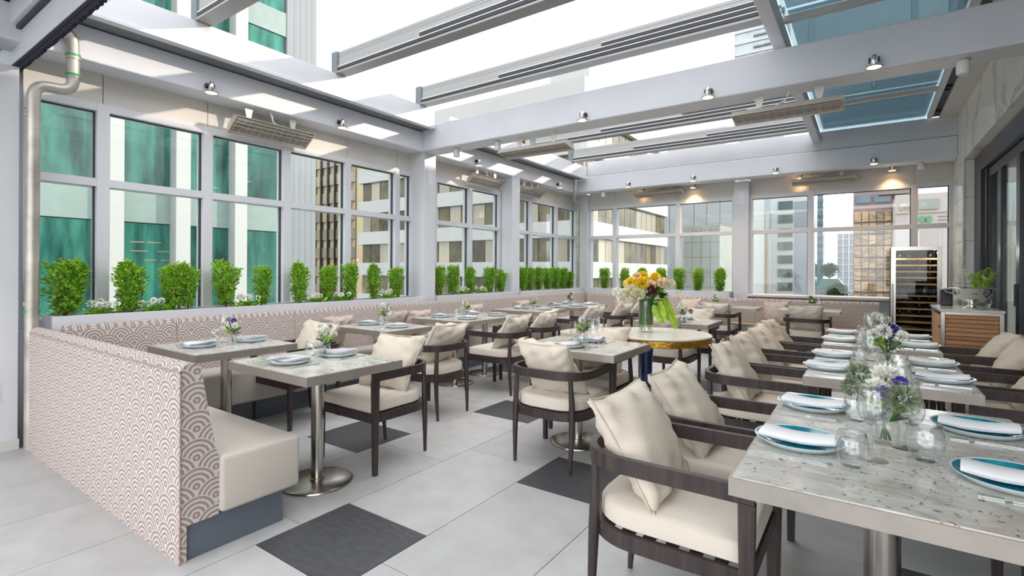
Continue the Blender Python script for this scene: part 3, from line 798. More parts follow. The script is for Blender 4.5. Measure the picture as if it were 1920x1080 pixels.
table('long granite-topped table closest to the open floor, in the door-side row', -.317, .47, 1.54, 2.79, [(.05, 2.3)], .056, .33)
table('long granite-topped table in the middle of the door-side row', -.29, .46, 3.27, 4.52, [(.06, 3.85)], .05, .3)
table('long granite-topped table of the door-side row, by the teak cabinet', -.295, .45, 4.78, 6.05, [(.07, 5.4)], .05, .3)
# round table
rt = thing('round_table', 'round ivory-topped table with hammered brass rim and blue tapered pedestal', 'table', (-1.585, 4.64, 0))
part('round_top', rt, 'ivory', lambda bm: lathe(bm, [(0, .735), (.455, .735), (.468, .742), (.47, .752), (.463, .76), (0, .76)], 64), 35)
part('brass_rim', rt, 'gold', lambda bm: lathe(bm, [(.44, .68), (.462, .68), (.466, .70), (.466, .734), (.44, .736)], 64), 35)
part('pedestal', rt, 'blue', lambda bm: lathe(bm, [(.04, .20), (.046, .24), (.055, .5), (.065, .66), (.07, .735)], 32), 60, loc=(-.035, -.21, 0))
part('brass_foot', rt, 'gold', lambda bm: lathe(bm, [(0, 0), (.15, 0), (.15, .012), (.06, .02), (.036, .06), (.036, .16), (.042, .205)], 32), 60, loc=(-.035, -.21, 0))
part('apron', rt, 'blue', lambda bm: lathe(bm, [(0, .70), (.43, .70), (.43, .733), (0, .733)], 48), 40)

# ------------------------------------------------------------------ tableware
def plate_mesh(inner, rim, r):
    bm = bmesh.new(); lathe(bm, [(0, .003), (r * .6, .003), (r * .82, .008), (r * .97, .022)], 36); a = mesh('glazed_well', bm, inner, 60)
    bm = bmesh.new(); lathe(bm, [(0, 0), (r * .6, 0), (r * .84, .004), (r, .021), (r + .002, .024), (r * .97, .0225)], 36); b = mesh('plate_body', bm, rim, 60)
    return a, b
def make_plate(inner, rim, r):
    a, b = plate_mesh(inner, rim, r); t = thing('dinner_plate', 'x', 'plate'); ob('plate_body', b, t); ob('glazed_well', a, t); return t
plate_teal = make_plate('teal', 'rim', .135); plate_blue = make_plate('sky_plate', 'rim', .125)
def napkin_flat():
    bm = bmesh.new()
    for z, s, rz in ((0, .085, 0), (.0042, .083, .03), (.0084, .081, -.02)):
        N = 10; v = {}
        for i in range(N + 1):
            for j in range(N + 1):
                a, b = i / N * 2 - 1, j / N * 2 - 1
                zz = z + .004 * (a * a) + .009 * max(0, 1 - abs(a * .8 + b * .35 + .1)) * (z / .0084 * .5 + .7) + .0015 * math.sin(4 * b)
                p = Matrix.Rotation(rz, 3, 'Z') @ Vector((a * s * 1.25, b * s, zz)); v[i, j] = bm.verts.new(p)
        for i in range(N):
            for j in range(N): bm.faces.new([v[p] for p in ((i, j), (i + 1, j), (i + 1, j + 1), (i, j + 1))])
    r = bmesh.ops.solidify(bm, geom=bm.faces[:], thickness=.004)
    return mesh('folded_napkin', bm, 'napkin', 50)
def napkin_roll():
    bm = bmesh.new(); N = 14; prof = [(-.052, .0), (-.055, .008), (-.048, .015), (0, .018), (.046, .016), (.055, .009), (.052, 0)]
    rings = []
    for i in range(N + 1):
        u = i / N * 2 - 1
        rings.append([bm.verts.new((u * .112 + y * .12, y * (1 + .04 * math.sin(5 * u)), z + .012 * u * u - (.004 if abs(u) == 1 and z > .01 else 0))) for y, z in prof])
    for a, b in zip(rings, rings[1:]):
        for k in range(len(prof) - 1): bm.faces.new((a[k], a[k + 1], b[k + 1], b[k]))
        bm.faces.new((a[-1], a[0], b[0], b[-1]))
    bm.faces.new(rings[0]); bm.faces.new(rings[-1][::-1])
    return mesh('folded_napkin', bm, 'napkin', 60)
NF, NR = napkin_flat(), napkin_roll()
def knife_me():
    bm = bmesh.new(); prism(bm, [(-.10, -.006), (-.01, -.006), (.0, -.009), (.09, -.009), (.105, .0), (.10, .008), (0, .006), (-.10, .006)], 'z', 0, .003); return mesh('dinner_knife', bm, 'silver')
def fork_me():
    bm = bmesh.new(); pts = [(-.10, -.006), (-.02, -.003), (.03, -.004), (.045, -.012)]
    prism(bm, pts + [(x, -y) for x, y in pts[::-1]], 'z', 0, .003)
    for k in range(4): box(bm, .043, .095, -.012 + k * .0064, -.0088 + k * .0064, .0, .003)
    return mesh('dinner_fork', bm, 'silver')
KN, FK = knife_me(), fork_me()
used = {}
def setting(x, y, rz, where, teal=False, h=.75):
    """plate, napkin, knife and fork; rz turns the sitter's right to local -x"""
    src = plate_teal if teal else plate_blue
    col = 'teal glazed plate with pale rim ' if teal else 'pale blue plate '
    if src.name not in used: used[src.name] = 1; src.location = (x, y, h); src.rotation_euler = (0, 0, rz); src['label'] = col + where; src['group'] = 'plates on the tables'
    else: dup(src, (x, y, h), rz, col + where, 'plates on the tables')
    n = ob('folded_napkin', NR if teal else NF, None, (x, y, h + (.014 if teal else .019)), (0, 0, rz + (0 if teal else random.uniform(-.2, .2))))
    tag(n, ('white rolled napkin on the plate ' if teal else 'white folded napkin on the plate ') + where, 'napkin', 'napkins on the plates')
    c, s = math.cos(rz), math.sin(rz)
    for nm, me, d, cat in (('dinner_knife', KN, -.165, 'knife'), ('dinner_fork', FK, .16, 'fork')):
        o = ob(nm, me, None, (x - s * d, y + c * d, h + .001), (0, 0, rz + random.uniform(-.06, .06)))
        tag(o, 'steel dinner %s beside the plate %s' % (cat, where), cat, 'cutlery on the tables')
def wine_glass_proto():
    t = thing('wine_glass', 'x', 'glass')
    part('bowl', t, 'crystal', lambda bm: lathe(bm, [(.004, .098), (.02, .102), (.036, .118), (.043, .145), (.042, .17), (.036, .20), (.033, .215), (.032, .215), (.035, .198), (.041, .17), (.042, .146), (.035, .12), (.019, .104), (0, .101)], 28), 180)
    part('stem', t, 'crystal', lambda bm: lathe(bm, [(.0045, .006), (.0035, .03), (.0035, .09), (.006, .099)], 12), 180)
    part('foot', t, 'crystal', lambda bm: lathe(bm, [(0, 0), (.034, 0), (.035, .0015), (.012, .004), (.0045, .009)], 28), 180)
    return t
def tumbler_proto():
    t = thing('stemless_tumbler', 'x', 'glass')
    part('wall', t, 'crystal', lambda bm: lathe(bm, [(.022, .004), (.033, .012), (.042, .035), (.045, .055), (.042, .08), (.035, .105), (.034, .105), (.041, .08), (.0435, .055), (.041, .036), (.032, .014), (.02, .008), (0, .008)], 28), 180)
    part('thick_base', t, 'crystal', lambda bm: lathe(bm, [(0, 0), (.022, 0), (.024, .003), (.022, .0045)], 28), 180)
    return t
wg, tm = wine_glass_proto(), tumbler_proto()
def glassware(src, x, y, lab, s=1.0, h=.75):
    k = src.name
    if k not in used: used[k] = 1; src.location = (x, y, h); src['label'] = lab; src['group'] = 'drinking glasses'; src.scale = (s, s, s)
    else: dup(src, (x, y, h), random.random() * 6, lab, 'drinking glasses', (s, s, s))

# flowers
def posy(x, y, lab, seed, heads, h=.75, vh=.13, vr=.034, fh=.20, spread=.06, sage=False):
    """small glass vase of cut flowers; heads: list of (material, radius)"""
    rnd = random.Random(seed)
    t = thing('flower_vase', lab, 'flower vase', (x, y, h), rnd.random() * 6, 'posies on the tables')
    part('vase', t, 'crystal', lambda bm: lathe(bm, [(0, 0), (vr * .85, 0), (vr, .02), (vr * 1.02, vh * .5), (vr * .8, vh * .85), (vr * .95, vh), (vr * .9, vh), (vr * .75, vh * .85), (vr * .95, vh * .5), (vr * .9, .02), (0, .012)], 24), 180)
    tops = []
    for i, (m, r) in enumerate(heads):
        a = i * 2.4 + rnd.random(); q = spread * math.sqrt((i + .3) / len(heads)); tops.append((q * math.cos(a), q * math.sin(a), fh + rnd.uniform(-.035, .035) - q * .3))
    for (m, r), tp in zip(heads, tops):
        part('stem', t, 'leafB', lambda bm: tube(bm, [(-tp[0] * .2, -tp[1] * .2, .015), (tp[0] * .2, tp[1] * .2, vh * .9), tp], .0022, 5))
        part('flower_head', t, m, lambda bm: blob(bm, tp, r, 120 if r > .02 else 40, rnd, r * .15))
    for k in range(9):
        a = rnd.random() * 6.28; q = rnd.uniform(.01, spread * .9); z = rnd.uniform(vh * .75, fh * .92)
        def lf(bm):
            for e in range(4): leaf_quad(bm, Vector((q * math.cos(a) * .4, q * math.sin(a) * .4, z - .03)), Vector((math.cos(a + e * .5), math.sin(a + e * .5), rnd.uniform(.2, 1.1))), Vector((rnd.uniform(-1, 1), rnd.uniform(-1, 1), 1)), .065, .009)
        part('leaf', t, 'sage' if sage and k % 2 else ('leafB' if k % 3 else 'leafC'), lf)
    return t
W_, V_, Cm = 'white_fl', 'violet_fl', 'cream_fl'
posy(-4.02, 1.99, 'slim glass posy vase with violet and white blooms on ' + T2, 3, [(V_, .022), (V_, .02), (W_, .026), (W_, .02), (Cm, .014)], fh=.19, spread=.05)
posy(-2.93, 2.05, 'glass vase with white chrysanthemum posy on ' + T1, 4, [(W_, .045), (W_, .035), (V_, .014), (Cm, .022), (W_, .025), (Cm, .02)], fh=.19, spread=.065)
posy(-4.2, 3.66, 'glass vase with white and plum sprigs on ' + T3, 5, [(W_, .03), ('plum_fl', .018), (Cm, .02), (W_, .02), ('plum_fl', .014)], fh=.19)
posy(-4.18, 4.98, 'glass posy vase with cream and green sprigs on ' + T4, 6, [(Cm, .028), (W_, .02), (Cm, .018), ('yellow_fl', .012)], fh=.16)
posy(-4.08, 6.4, 'glass posy vase with loose green sprigs on ' + T5, 8, [(W_, .02), (Cm, .022), (W_, .018)], fh=.15, spread=.07)
posy(-4.15, 7.68, 'glass posy vase with dark sprigs on ' + T6, 9, [('leafB', .03), (W_, .022), ('leafB', .025)], fh=.17)
posy(-1.85, 3.66, 'glass vase with one white rose and violet blooms on ' + TM, 10, [(W_, .036), (V_, .018), (V_, .016), (Cm, .014), ('leafC', .02)], fh=.185, spread=.045)
posy(-1.72, 5.92, 'glass vase with full white posy on ' + TX, 11, [(W_, .045), (W_, .04), ('plum_fl', .02), (W_, .032), ('leafB', .03)], fh=.17, spread=.08)
posy(-2.05, 8.85, 'glass posy vase with one dark drooping stem on ' + TW, 12, [('plum_fl', .02), (Cm, .026), (W_, .02)], fh=.18)
posy(-.70, 9.1, 'glass posy vase with dark green sprig on ' + TF, 13, [('leafB', .034), (W_, .02), ('leafB', .03)], fh=.17)
posy(.05, 2.14, 'glass vase with purple-sprigged white posy on ' + R1, 14, [(W_, .05), (W_, .04), (V_, .024), (V_, .02), (V_, .022), (Cm, .04), ('sage', .045), ('sage', .05), (W_, .03), ('sage', .035)], fh=.215, spread=.105, vr=.042, sage=True)
posy(.10, 3.62, 'glass vase with deep blue iris and white blooms on ' + R2, 15, [(V_, .042), (V_, .03), (W_, .045), (W_, .04), ('leafC', .04), (W_, .035), ('sage', .03), (W_, .03)], fh=.235, spread=.10, vr=.042, sage=True)
posy(.08, 5.45, 'glass vase with pale white posy on ' + R3, 16, [(W_, .04), (W_, .035), ('sage', .035), (Cm, .03), (W_, .03)], fh=.21, spread=.08, sage=True)

H_ = PI / 2
setting(-2.93, 1.80, H_, 'on the bench side of ' + T1); setting(-2.93, 2.15, -H_, 'on the chair side of ' + T1)
setting(-4.08, 1.78, H_, 'on the bench side of ' + T2); setting(-4.08, 2.16, -H_, 'on the chair side of ' + T2)
for (y, t) in ((3.56, T3), (4.66, T4 + ', nearer half'), (5.24, T4 + ', farther half'), (6.45, T5), (7.42, T6 + ', nearer half'), (7.95, T6 + ', farther half')):
    setting(-4.32, y, 0, 'on the bench side of ' + t); setting(-3.89, y, PI, 'on the chair side of ' + t)
setting(-1.86, 3.43, H_, 'on the near side of ' + TM); setting(-1.86, 3.82, -H_, 'on the far side of ' + TM)
setting(-1.80, 5.88, H_, 'on the near side of ' + TX); setting(-1.82, 6.26, -H_, 'on the far side of ' + TX)
setting(-1.9, 8.83, H_, 'on the near side of ' + TW); setting(-.75, 8.87, H_, 'on the near side of ' + TF)
for t, ya, yb in ((R1, 1.97, 2.53), (R2, 3.60, 4.16), (R3, 5.1, 5.75)):
    for n, y in (('first', ya), ('second', yb)):
        setting(-.185, y, 0, '%s on the pillow side of %s' % (n, t), True); setting(.335, y - .03, PI, '%s on the door side of %s' % (n, t), True)
GW, GT = 'clear stemmed wine glass ', 'clear stemless tumbler '
for t, y0 in ((R1, 0), (R2, 1.62), (R3, 3.15)):
    glassware(tm, -.035, 1.83 + y0, GT + 'first on the pillow side of ' + t); glassware(wg, .02, 1.93 + y0, GW + 'first on the pillow side of ' + t, 1.08)
    glassware(tm, .15, 2.02 + y0, GT + 'first on the door side of ' + t, 1.14); glassware(wg, .105, 2.12 + y0, GW + 'first on the door side of ' + t, 1.05)
    glassware(tm, -.03, 2.40 + y0, GT + 'second on the pillow side of ' + t); glassware(wg, .015, 2.47 + y0, GW + 'second on the pillow side of ' + t)
    glassware(tm, .14, 2.47 + y0, GT + 'second on the door side of ' + t); glassware(wg, .11, 2.56 + y0, GW + 'second on the door side of ' + t)
for t, x, y in ((T1, -2.99, 2.08), (T2, -4.16, 2.0), (TM, -1.70, 3.52), (TX, -1.92, 6.0), (T3, -4.08, 3.62), (T4, -4.08, 4.8), (TF, -.6, 9.0), (TW, -1.78, 9.05)):
    glassware(wg, x, y, GW + 'on ' + t); glassware(tm, x - .07, y - .04, GT + 'on ' + t)
glassware(wg, -1.75, 3.72, GW + 'second on ' + TM)
bt = thing('water_carafe', 'clear straight-sided water glass behind the posy on ' + TM, 'glass', (-1.98, 3.75, .75))
part('wall', bt, 'crystal', lambda bm: lathe(bm, [(0, .004), (.036, .004), (.042, .16), (.04, .16), (.034, .012), (0, .012)], 28), 60)
part('thick_base', bt, 'crystal', lambda bm: lathe(bm, [(0, 0), (.036, 0), (.0365, .004), (0, .0045)], 28), 60)

# big bouquet on the round table
rnd = random.Random(21)
bq = thing('bouquet_vase', 'tall cylinder vase of yellow roses, white hydrangea and monstera leaf on round table', 'flower vase', (-1.70, 4.64, .76))
part('vase', bq, 'crystal', lambda bm: lathe(bm, [(0, 0), (.068, 0), (.069, .005), (.069, .29), (.066, .29), (.066, .014), (0, .014)], 40), 50)
part('leaf_wrap', bq, 'leafB', lambda bm: lathe(bm, [(.061, .07), (.063, .12), (.063, .285), (.060, .31), (.06, .285), (.059, .07)], 26), 60)
for k in range(9):
    a = k * .7; part('stem', bq, 'leafC', lambda bm: tube(bm, [(.045 * math.cos(a), .045 * math.sin(a), .02), (-.02 * math.cos(a), -.02 * math.sin(a), .3)], .004, 6))
U_ = Vector((.82, .572, 0)); Fw = Vector((-.572, .82, 0))
def at(u, v, z): return U_ * u + Fw * v + Vector((0, 0, z))
for u, v, z, r, m in ((-.06, -.09, .46, .065, 'yellow_fl'), (-.15, -.03, .46, .055, 'yellow_fl'), (.08, -.02, .50, .06, 'yellow_fl'), (-.02, .05, .52, .055, 'yellow_fl'), (.02, -.10, .44, .05, 'peach_fl'), (.12, -.08, .46, .05, 'peach_fl'), (-.08, .03, .51, .05, 'peach_fl'), (.17, .02, .47, .045, 'peach_fl'), (-.17, .03, .45, .045, 'peach_fl')):
    part('rose', bq, m, lambda bm: blob(bm, at(u, v, z), r, 120, rnd, r * .34))
for u, v, z, r, m in ((-.15, -.07, .37, .085, 'cream_fl'), (-.22, -.02, .34, .07, 'white_fl'), (-.27, .02, .37, .05, 'white_fl'), (-.10, -.12, .36, .06, 'cream_fl'), (.24, .0, .45, .045, 'cream_fl'), (.01, -.13, .40, .04, 'plum_fl'), (.04, -.12, .385, .03, 'plum_fl'), (-.24, -.05, .30, .04, 'white_fl'), (.30, .0, .37, .03, 'white_fl')):
    part('flower_head', bq, m, lambda bm: blob(bm, at(u, v, z), r, 190, rnd, r * .12))
for k in range(16):
    u, v, z = rnd.uniform(-.05, .24), rnd.uniform(-.08, .08), rnd.uniform(.33, .46)
    def lf(bm):
        for e in range(4): leaf_quad(bm, at(u * .6, v * .6, z - .05), at(rnd.uniform(-.2, 1), rnd.uniform(-1, 1), rnd.uniform(-.2, .8)), Vector((rnd.uniform(-1, 1), rnd.uniform(-1, 1), 1)), .11, .022)
    part('leaf', bq, 'leafB' if k % 3 else 'leafC', lf)
def monstera(bm, base, tip, side, ww):
    """split leaf: a midrib with finger lobes either side"""
    base, tip, side = Vector(base), Vector(tip), Vector(side); d = tip - base; nrm = d.cross(side).normalized()
    for s in (-1, 1):
        for k in range(6):
            t0, t1 = k / 6.2, (k + .94) / 6.2
            w = ww * math.sin(PI * (.16 + .80 * (k + .5) / 6.2))
            a, b = base + d * t0, base + d * t1
            c = b + side * s * w * .9 + d * .14 - nrm * .016; e = a + side * s * w + d * .13 - nrm * .016; m1 = b + side * s * w * .5 + d * .05 + nrm * .012; m0 = a + side * s * w * .5 + d * .03 + nrm * .012
            V = [bm.verts.new(q) for q in (a, b, m1, c, e, m0)]; bm.faces.new((V[0], V[1], V[2], V[5])); bm.faces.new((V[5], V[2], V[3], V[4]))
    V = [bm.verts.new(q) for q in (base + d * .95, tip + d * .06, base + d * .8 + side * ww * .35, base + d * .8 - side * ww * .35)]; bm.faces.new((V[0], V[2], V[1])); bm.faces.new((V[0], V[1], V[3]))
part('monstera_leaf', bq, 'leafC', lambda bm: monstera(bm, at(.10, -.06, .30), at(.13, -.12, .10), at(1, .1, -.1).normalized(), .085))
part('monstera_leaf', bq, 'leafC', lambda bm: monstera(bm, at(.16, -.03, .34), at(.27, -.06, .06), at(.8, .5, .3).normalized(), .06))
part('leaf', bq, 'leafC', lambda bm: leaf_quad(bm, at(-.05, -.09, .33), at(-1, -.4, -.25), Vector((0, 0, 1)), .13, .03))
part('stem', bq, 'leafB', lambda bm: tube(bm, [at(.02, 0, .28), at(.08, -.03, .39), at(.12, -.06, .34)], .004, 6))

# ------------------------------------------------------------------ wine cooler
wc = thing('wine_cooler', 'tall steel-framed wine cooler with wooden shelves by the back bench', 'wine cooler', (.56, 9.0, 0))
def shell(bm):
    w, d, h = .28, .62, 1.69
    box(bm, -w, -w + .03, .035, d, .06, h); box(bm, w - .03, w, .035, d, .06, h); box(bm, -w + .03, w - .03, d - .03, d, .06, h); box(bm, -w + .03, w - .03, .035, d - .03, .06, .10); box(bm, -w + .03, w - .03, .035, d - .03, h - .04, h)
part('cabinet_shell', wc, 'interior', shell)
dr = ob('door', None, wc)
for n, a in (('stile', (-.28, -.225, 0, .03, .06, 1.69)), ('stile', (.225, .28, 0, .03, .06, 1.69)), ('top_rail', (-.225, .225, 0, .03, 1.64, 1.69)), ('bottom_rail', (-.225, .225, 0, .03, .06, .13))): cb(n, dr, 'steel', *a)
cb('pane', dr, 'doorglass', -.225, .225, .01, .02, .13, 1.64)
part('handle', dr, 'steel', lambda bm: tube(bm, [(-.262, -.005, .62), (-.262, -.04, .63), (-.262, -.04, 1.15), (-.262, -.005, 1.16)], .009, 8), 60)
zz = [1.52, 1.43, 1.34, 1.255, 1.165, 1.00, .91, .815, .72, .63, .53, .43, .33, .23]
for z in zz: cb('shelf', wc, 'shelf', -.235, .235, .10, .52, z - .011, z + .011)
cb('control_panel', wc, 'black', -.235, .235, .05, .3, 1.05, 1.10)
part('kick_plate', wc, 'black', lambda bm: box(bm, -.27, .27, .06, .6, 0, .06))
bm = bmesh.new(); lathe(bm, [(0, 0), (.037, .0), (.038, .02), (.038, .18), (.03, .21), (.014, .235), (.014, .29), (.016, .30), (0, .302)], 12); BOT = mesh('wine_bottle', bm, 'bottle', 60)
bi = 0
for si, z in enumerate(zz[:9]):
    for bx_, x in enumerate((-.17, -.07, .05, .16)):
        if (si + int(x * 100)) % 5 == 0: continue
        bi += 1
        o = ob('wine_bottle', BOT, None, (.56 + x, 9.44, z + .05), (PI / 2, 0, 0))
        tag(o, 'dark wine bottle on the %s cooler shelf down, %s place from the handle' % (ords[si], ords[bx_]), 'bottle', 'bottles lying in the wine cooler')
for x in (.36, .76):
    ld = bpy.data.lights.new('cooler_lamp', 'POINT'); lo = bpy.data.objects.new('cooler_lamp', ld); C.objects.link(lo)
    ld.energy = .9; ld.color = (1, .9, .8); ld.shadow_soft_size = .01; lo.location = (x, 9.06, 1.60)
# ------------------------------------------------------------------ teak service cabinet with bowl
cab = thing('service_cabinet', 'steel-framed service cabinet clad in teak slats beside the folding door', 'cabinet', (.60, 6.55, 0))
cb('carcass', cab, 'interior', .02, .44, .02, .84, .06, .93)
for x in (0, .425):
    for y in (0, .83): part('post', cab, 'steel', lambda bm: bbox(bm, x, x + .035, y, y + .035, 0, .945, .003))
part('worktop', cab, 'ivory', lambda bm: bbox(bm, -.01, .465, -.01, .88, .945, .972, .004))
cb('top_rail', cab, 'steel', .035, .425, .0, .03, .92, .945)
nz = 20
for k in range(nz):
    z0 = .08 + k * .042
    part('slat', cab, 'teak', lambda bm: bbox(bm, .037, .423, .004 + random.uniform(0, .003), .02, z0 + .002, z0 + .0395, .003))
sd = ob('side_door', None, cab)
for k in range(4):
    part('slat', sd, 'teak', lambda bm: bbox(bm, .004, .018, .037 + k * .198, .037 + k * .198 + .194, .42, .90, .003))
    part('slat', sd, 'teak', lambda bm: bbox(bm, .004, .018, .037 + k * .198, .037 + k * .198 + .194, .08, .41, .003))
cb('knob', sd, 'black', -.008, .004, .10, .12, .78, .80)
bw = thing('punch_bowl', 'polished silver footed punch bowl on the service cabinet', 'bowl', (.86, 6.78, .972))
part('bowl', bw, 'silver', lambda bm: lathe(bm, [(.0, .07), (.05, .072), (.11, .10), (.145, .15), (.16, .195), (.175, .205), (.172, .209), (.155, .20), (.14, .152), (.105, .106), (.05, .08), (0, .078)], 40), 50)
part('foot', bw, 'silver', lambda bm: lathe(bm, [(0, 0), (.075, 0), (.077, .008), (.05, .02), (.028, .04), (.035, .062), (.055, .075)], 32), 50)
for s in (-1, 1): part('handle', bw, 'silver', lambda bm: tube(bm, [(s * .165, 0, .19), (s * .20, 0, .197), (s * .205, 0, .17), (s * .15, 0, .15)], .006, 6), 60)
fp = thing('foliage_vase', 'small glass vase of yellow-green foliage behind the silver bowl', 'flower vase', (.97, 7.08, .972))
part('vase', fp, 'crystal', lambda bm: lathe(bm, [(0, 0), (.06, 0), (.085, .05), (.07, .12), (.05, .16), (.047, .16), (.065, .12), (.08, .05), (.055, .01), (0, .01)], 24), 180)
for k in range(12):
    a = k * 2.4; q = .05 + .008 * k
    def sp(bm):
        tp = Vector((q * math.cos(a), q * math.sin(a), .26 + .012 * k)); tube(bm, [(0, 0, .03), (q * .3 * math.cos(a), q * .3 * math.sin(a), .16), tp], .0025, 4)
        for e in range(14): leaf_quad(bm, tp * (.62 + .03 * e), Vector((random.uniform(-1, 1), random.uniform(-1, 1), random.uniform(0, 1))), Vector((0, .2, 1)), .06, .014)
    part('sprig', fp, 'leafC' if k % 3 else 'cream_fl', sp)
bl_ = thing('drinks_machine', 'small black countertop machine beside the wine cooler, behind the silver bowl', 'appliance', (.71, 7.28, .972))
part('body', bl_, 'black', lambda bm: bbox(bm, -.05, .05, -.06, .06, 0, .17, .01)); part('lid', bl_, 'steel', lambda bm: bbox(bm, -.052, .052, -.062, .062, .172, .19, .004))

# ------------------------------------------------------------------ heaters, spotlights, pipes
def heater(lab, loc, rz, tilt=-.35, L=.85, drop=.2):
    t = thing('infrared_heater', lab, 'heater', loc, rz, 'infrared heaters under the beams')
    R = Matrix.Rotation(tilt, 3, 'X')
    def hood(bm):
        prof = [(-.125, -.02), (-.075, .04), (.075, .04), (.125, -.02), (.117, -.022), (.07, .033), (-.07, .033), (-.117, -.022)]
        prism(bm, prof, 'x', -L / 2, L / 2); bmesh.ops.rotate(bm, cent=(0, 0, 0), matrix=R, verts=bm.verts)
    part('hood', t, 'heater', hood)
    for s in (-1, 1):
        def cap(bm): prism(bm, [(-.125, -.02), (-.075, .041), (.075, .041), (.125, -.02)], 'x', s * L / 2 - .004, s * L / 2 + .004); bmesh.ops.rotate(bm, cent=(0, 0, 0), matrix=R, verts=bm.verts)
        part('end_plate', t, 'heater', cap)
    for k in range(3):
        y = -.055 + k * .055
        def el(bm): tube(bm, [(-L / 2 + .02, y, -.008), (L / 2 - .02, y, -.008)], .008, 8); bmesh.ops.rotate(bm, cent=(0, 0, 0), matrix=R, verts=bm.verts)
        part('heating_tube', t, 'element', el, 60)
    def grille(bm):
        for k in range(5): box(bm, -L / 2 + .01, L / 2 - .01, -.09 + k * .045 - .002, -.08 + k * .04 + .002, -.026, -.02)
        for k in range(13): box(bm, -L / 2 + .02 + k * (L - .04) / 12 - .0015, -L / 2 + .02 + k * (L - .04) / 12 + .0015, -.09, .09, -.028, -.024)
        bmesh.ops.rotate(bm, cent=(0, 0, 0), matrix=R, verts=bm.verts)
    part('wire_guard', t, 'heater', grille)
    for x in (-.26, .22):
        part('bracket', t, 'heater', lambda bm: prism(bm, [(x - .012, .03), (x + .012, .03), (x + .045, drop), (x - .045, drop)], 'y', -.004, .004))
    part('junction_box', t, 'ceramic', lambda bm: bbox(bm, .2, .32, -.03, .03, .035, .075, .006))
    part('cable', t, 'ceramic', lambda bm: tube(bm, [(.2, 0, .055), (.1, 0, .06), (.0, 0, .10), (-.03, 0, drop)], .009, 8), 60)
heater('slim stainless heater over the teal-view windows, under the window beam', (-5.13, 2.95, 2.77), PI / 2, -.62, .85)
heater('slim stainless heater between the two window pillars', (-5.13, 6.62, 2.79), PI / 2, -.62, .82)
heater('slim stainless heater past the second window pillar', (-5.13, 7.98, 2.80), PI / 2, -.62, .8)
heater('stainless heater on the spotlit cross beam, close to the windows', (-3.30, 5.2, 2.785), PI, .15, .95, .185)
heater('stainless heater on the spotlit cross beam, under the tinted roof glass', (-.61, 5.2, 2.785), PI, .15, .88, .185)
heater('stainless heater on the far cross beam, over the back bench pillar side', (-3.41, 9.95, 2.87), PI, .2, .95, .16)
heater('stainless heater on the far cross beam, over the wide back windows', (-.61, 9.95, 2.86), PI, .2, .92, .16)
def spot_proto():
    t = thing('spotlight', 'x', 'spotlight')
    part('mount', t, 'black', lambda bm: bbox(bm, -.03, .03, -.002, .02, -.02, .03, .004))
    for s in (-1, 1): part('yoke_arm', t, 'black', lambda bm: box(bm, s * .032 - .004, s * .032 + .004, -.05, .0, -.015, .015))
    part('lamp_body', t, 'silver', lambda bm: lathe(bm, [(0, .03), (.018, .03), (.024, .015), (.026, -.05), (.022, -.055)], 16, (0, -.055, 0)), 50)
    part('shade_ring', t, 'steel', lambda bm: lathe(bm, [(.024, -.05), (.058, -.062), (.06, -.066), (.05, -.07)], 24, (0, -.055, 0)), 60)
    part('lens', t, 'lamp', lambda bm: lathe(bm, [(0, -.067), (.05, -.067)], 24, (0, -.055, 0)))
    return t
sp0 = spot_proto(); sp0.location = (-5.05, 2.27, 3.03); sp0.rotation_euler = (0, 0, PI / 2)
sp0['label'] = 'chrome spotlight on the window beam beside the near heater'; sp0['group'] = 'spotlights on the beams'
def spot(x, y, z, rz, lab, on=True):
    dup(sp0, (x, y, z), rz, lab, 'spotlights on the beams')
    ld = bpy.data.lights.new('spot_glow', 'SPOT'); lo = bpy.data.objects.new('spot_glow', ld); C.objects.link(lo)
    ld.energy = 6; ld.color = (1, .62, .32); ld.spot_size = 1.9; ld.spot_blend = .9; ld.shadow_soft_size = .03
    off = Vector((0, -.055, -.08)); off.rotate(Matrix.Rotation(rz, 3, 'Z')); lo.location = (x + off.x, y + off.y, z + off.z)
for y, l in ((3.71, 'before the first pillar'), (6.24, 'between the two pillars'), (8.8, 'near the far corner pipe')):
    dup(sp0, (-5.05, y, 3.04), PI / 2, 'chrome spotlight on the window beam ' + l, 'spotlights on the beams')
for x, l in ((-2.56, 'over the round table, window side'), (-1.24, 'over the round table, roof-glass side'), (.04, 'under the tinted roof glass')):
    spot(x, 5.05, 3.04, 0, 'chrome spotlight with glowing lens on the near cross beam, ' + l)
for x, l in ((-3.89, 'first from the corner'), (-2.63, 'second from the corner'), (-1.27, 'third from the corner'), (.08, 'fourth from the corner'), ):
    spot(x, 9.62, 3.06, 0, 'small chrome spotlight on the far cross beam, ' + l)
for x, l in ((-3.75, 'near the corner'), (-2.75, 'beside the planter-side heater'), (.32, 'over the wine cooler'), (-.95, 'over the wide back windows')):
    spot(x, 10.05, 3.0, 0, 'small chrome spotlight low over the back windows, ' + l)
def can(x, y, z, lab):
    t = thing('ceiling_speaker', lab, 'speaker', (x, y, z), 0, 'white cylinder fittings under the beams')
    part('body', t, 'ceramic', lambda bm: lathe(bm, [(0, -.11), (.038, -.11), (.042, -.10), (.042, -.01), (.036, -.004)], 20), 50); part('collar', t, 'black', lambda bm: lathe(bm, [(.03, -.006), (.03, 0), (0, 0)], 20), 50)
can(.60, 5.2, 2.97, 'white cylinder fitting under the near cross beam by the marble wall'); can(-4.55, 5.2, 2.97, 'white cylinder fitting under the near cross beam at the first pillar')
can(-4.5, 9.75, 2.98, 'small white cylinder fitting under the far beam in the corner'); can(.66, 9.75, 2.98, 'small white cylinder fitting under the far beam by the marble wall')
can(-3.86, 5.2, 2.97, 'small pale fitting under the near cross beam, beside the window-side heater')
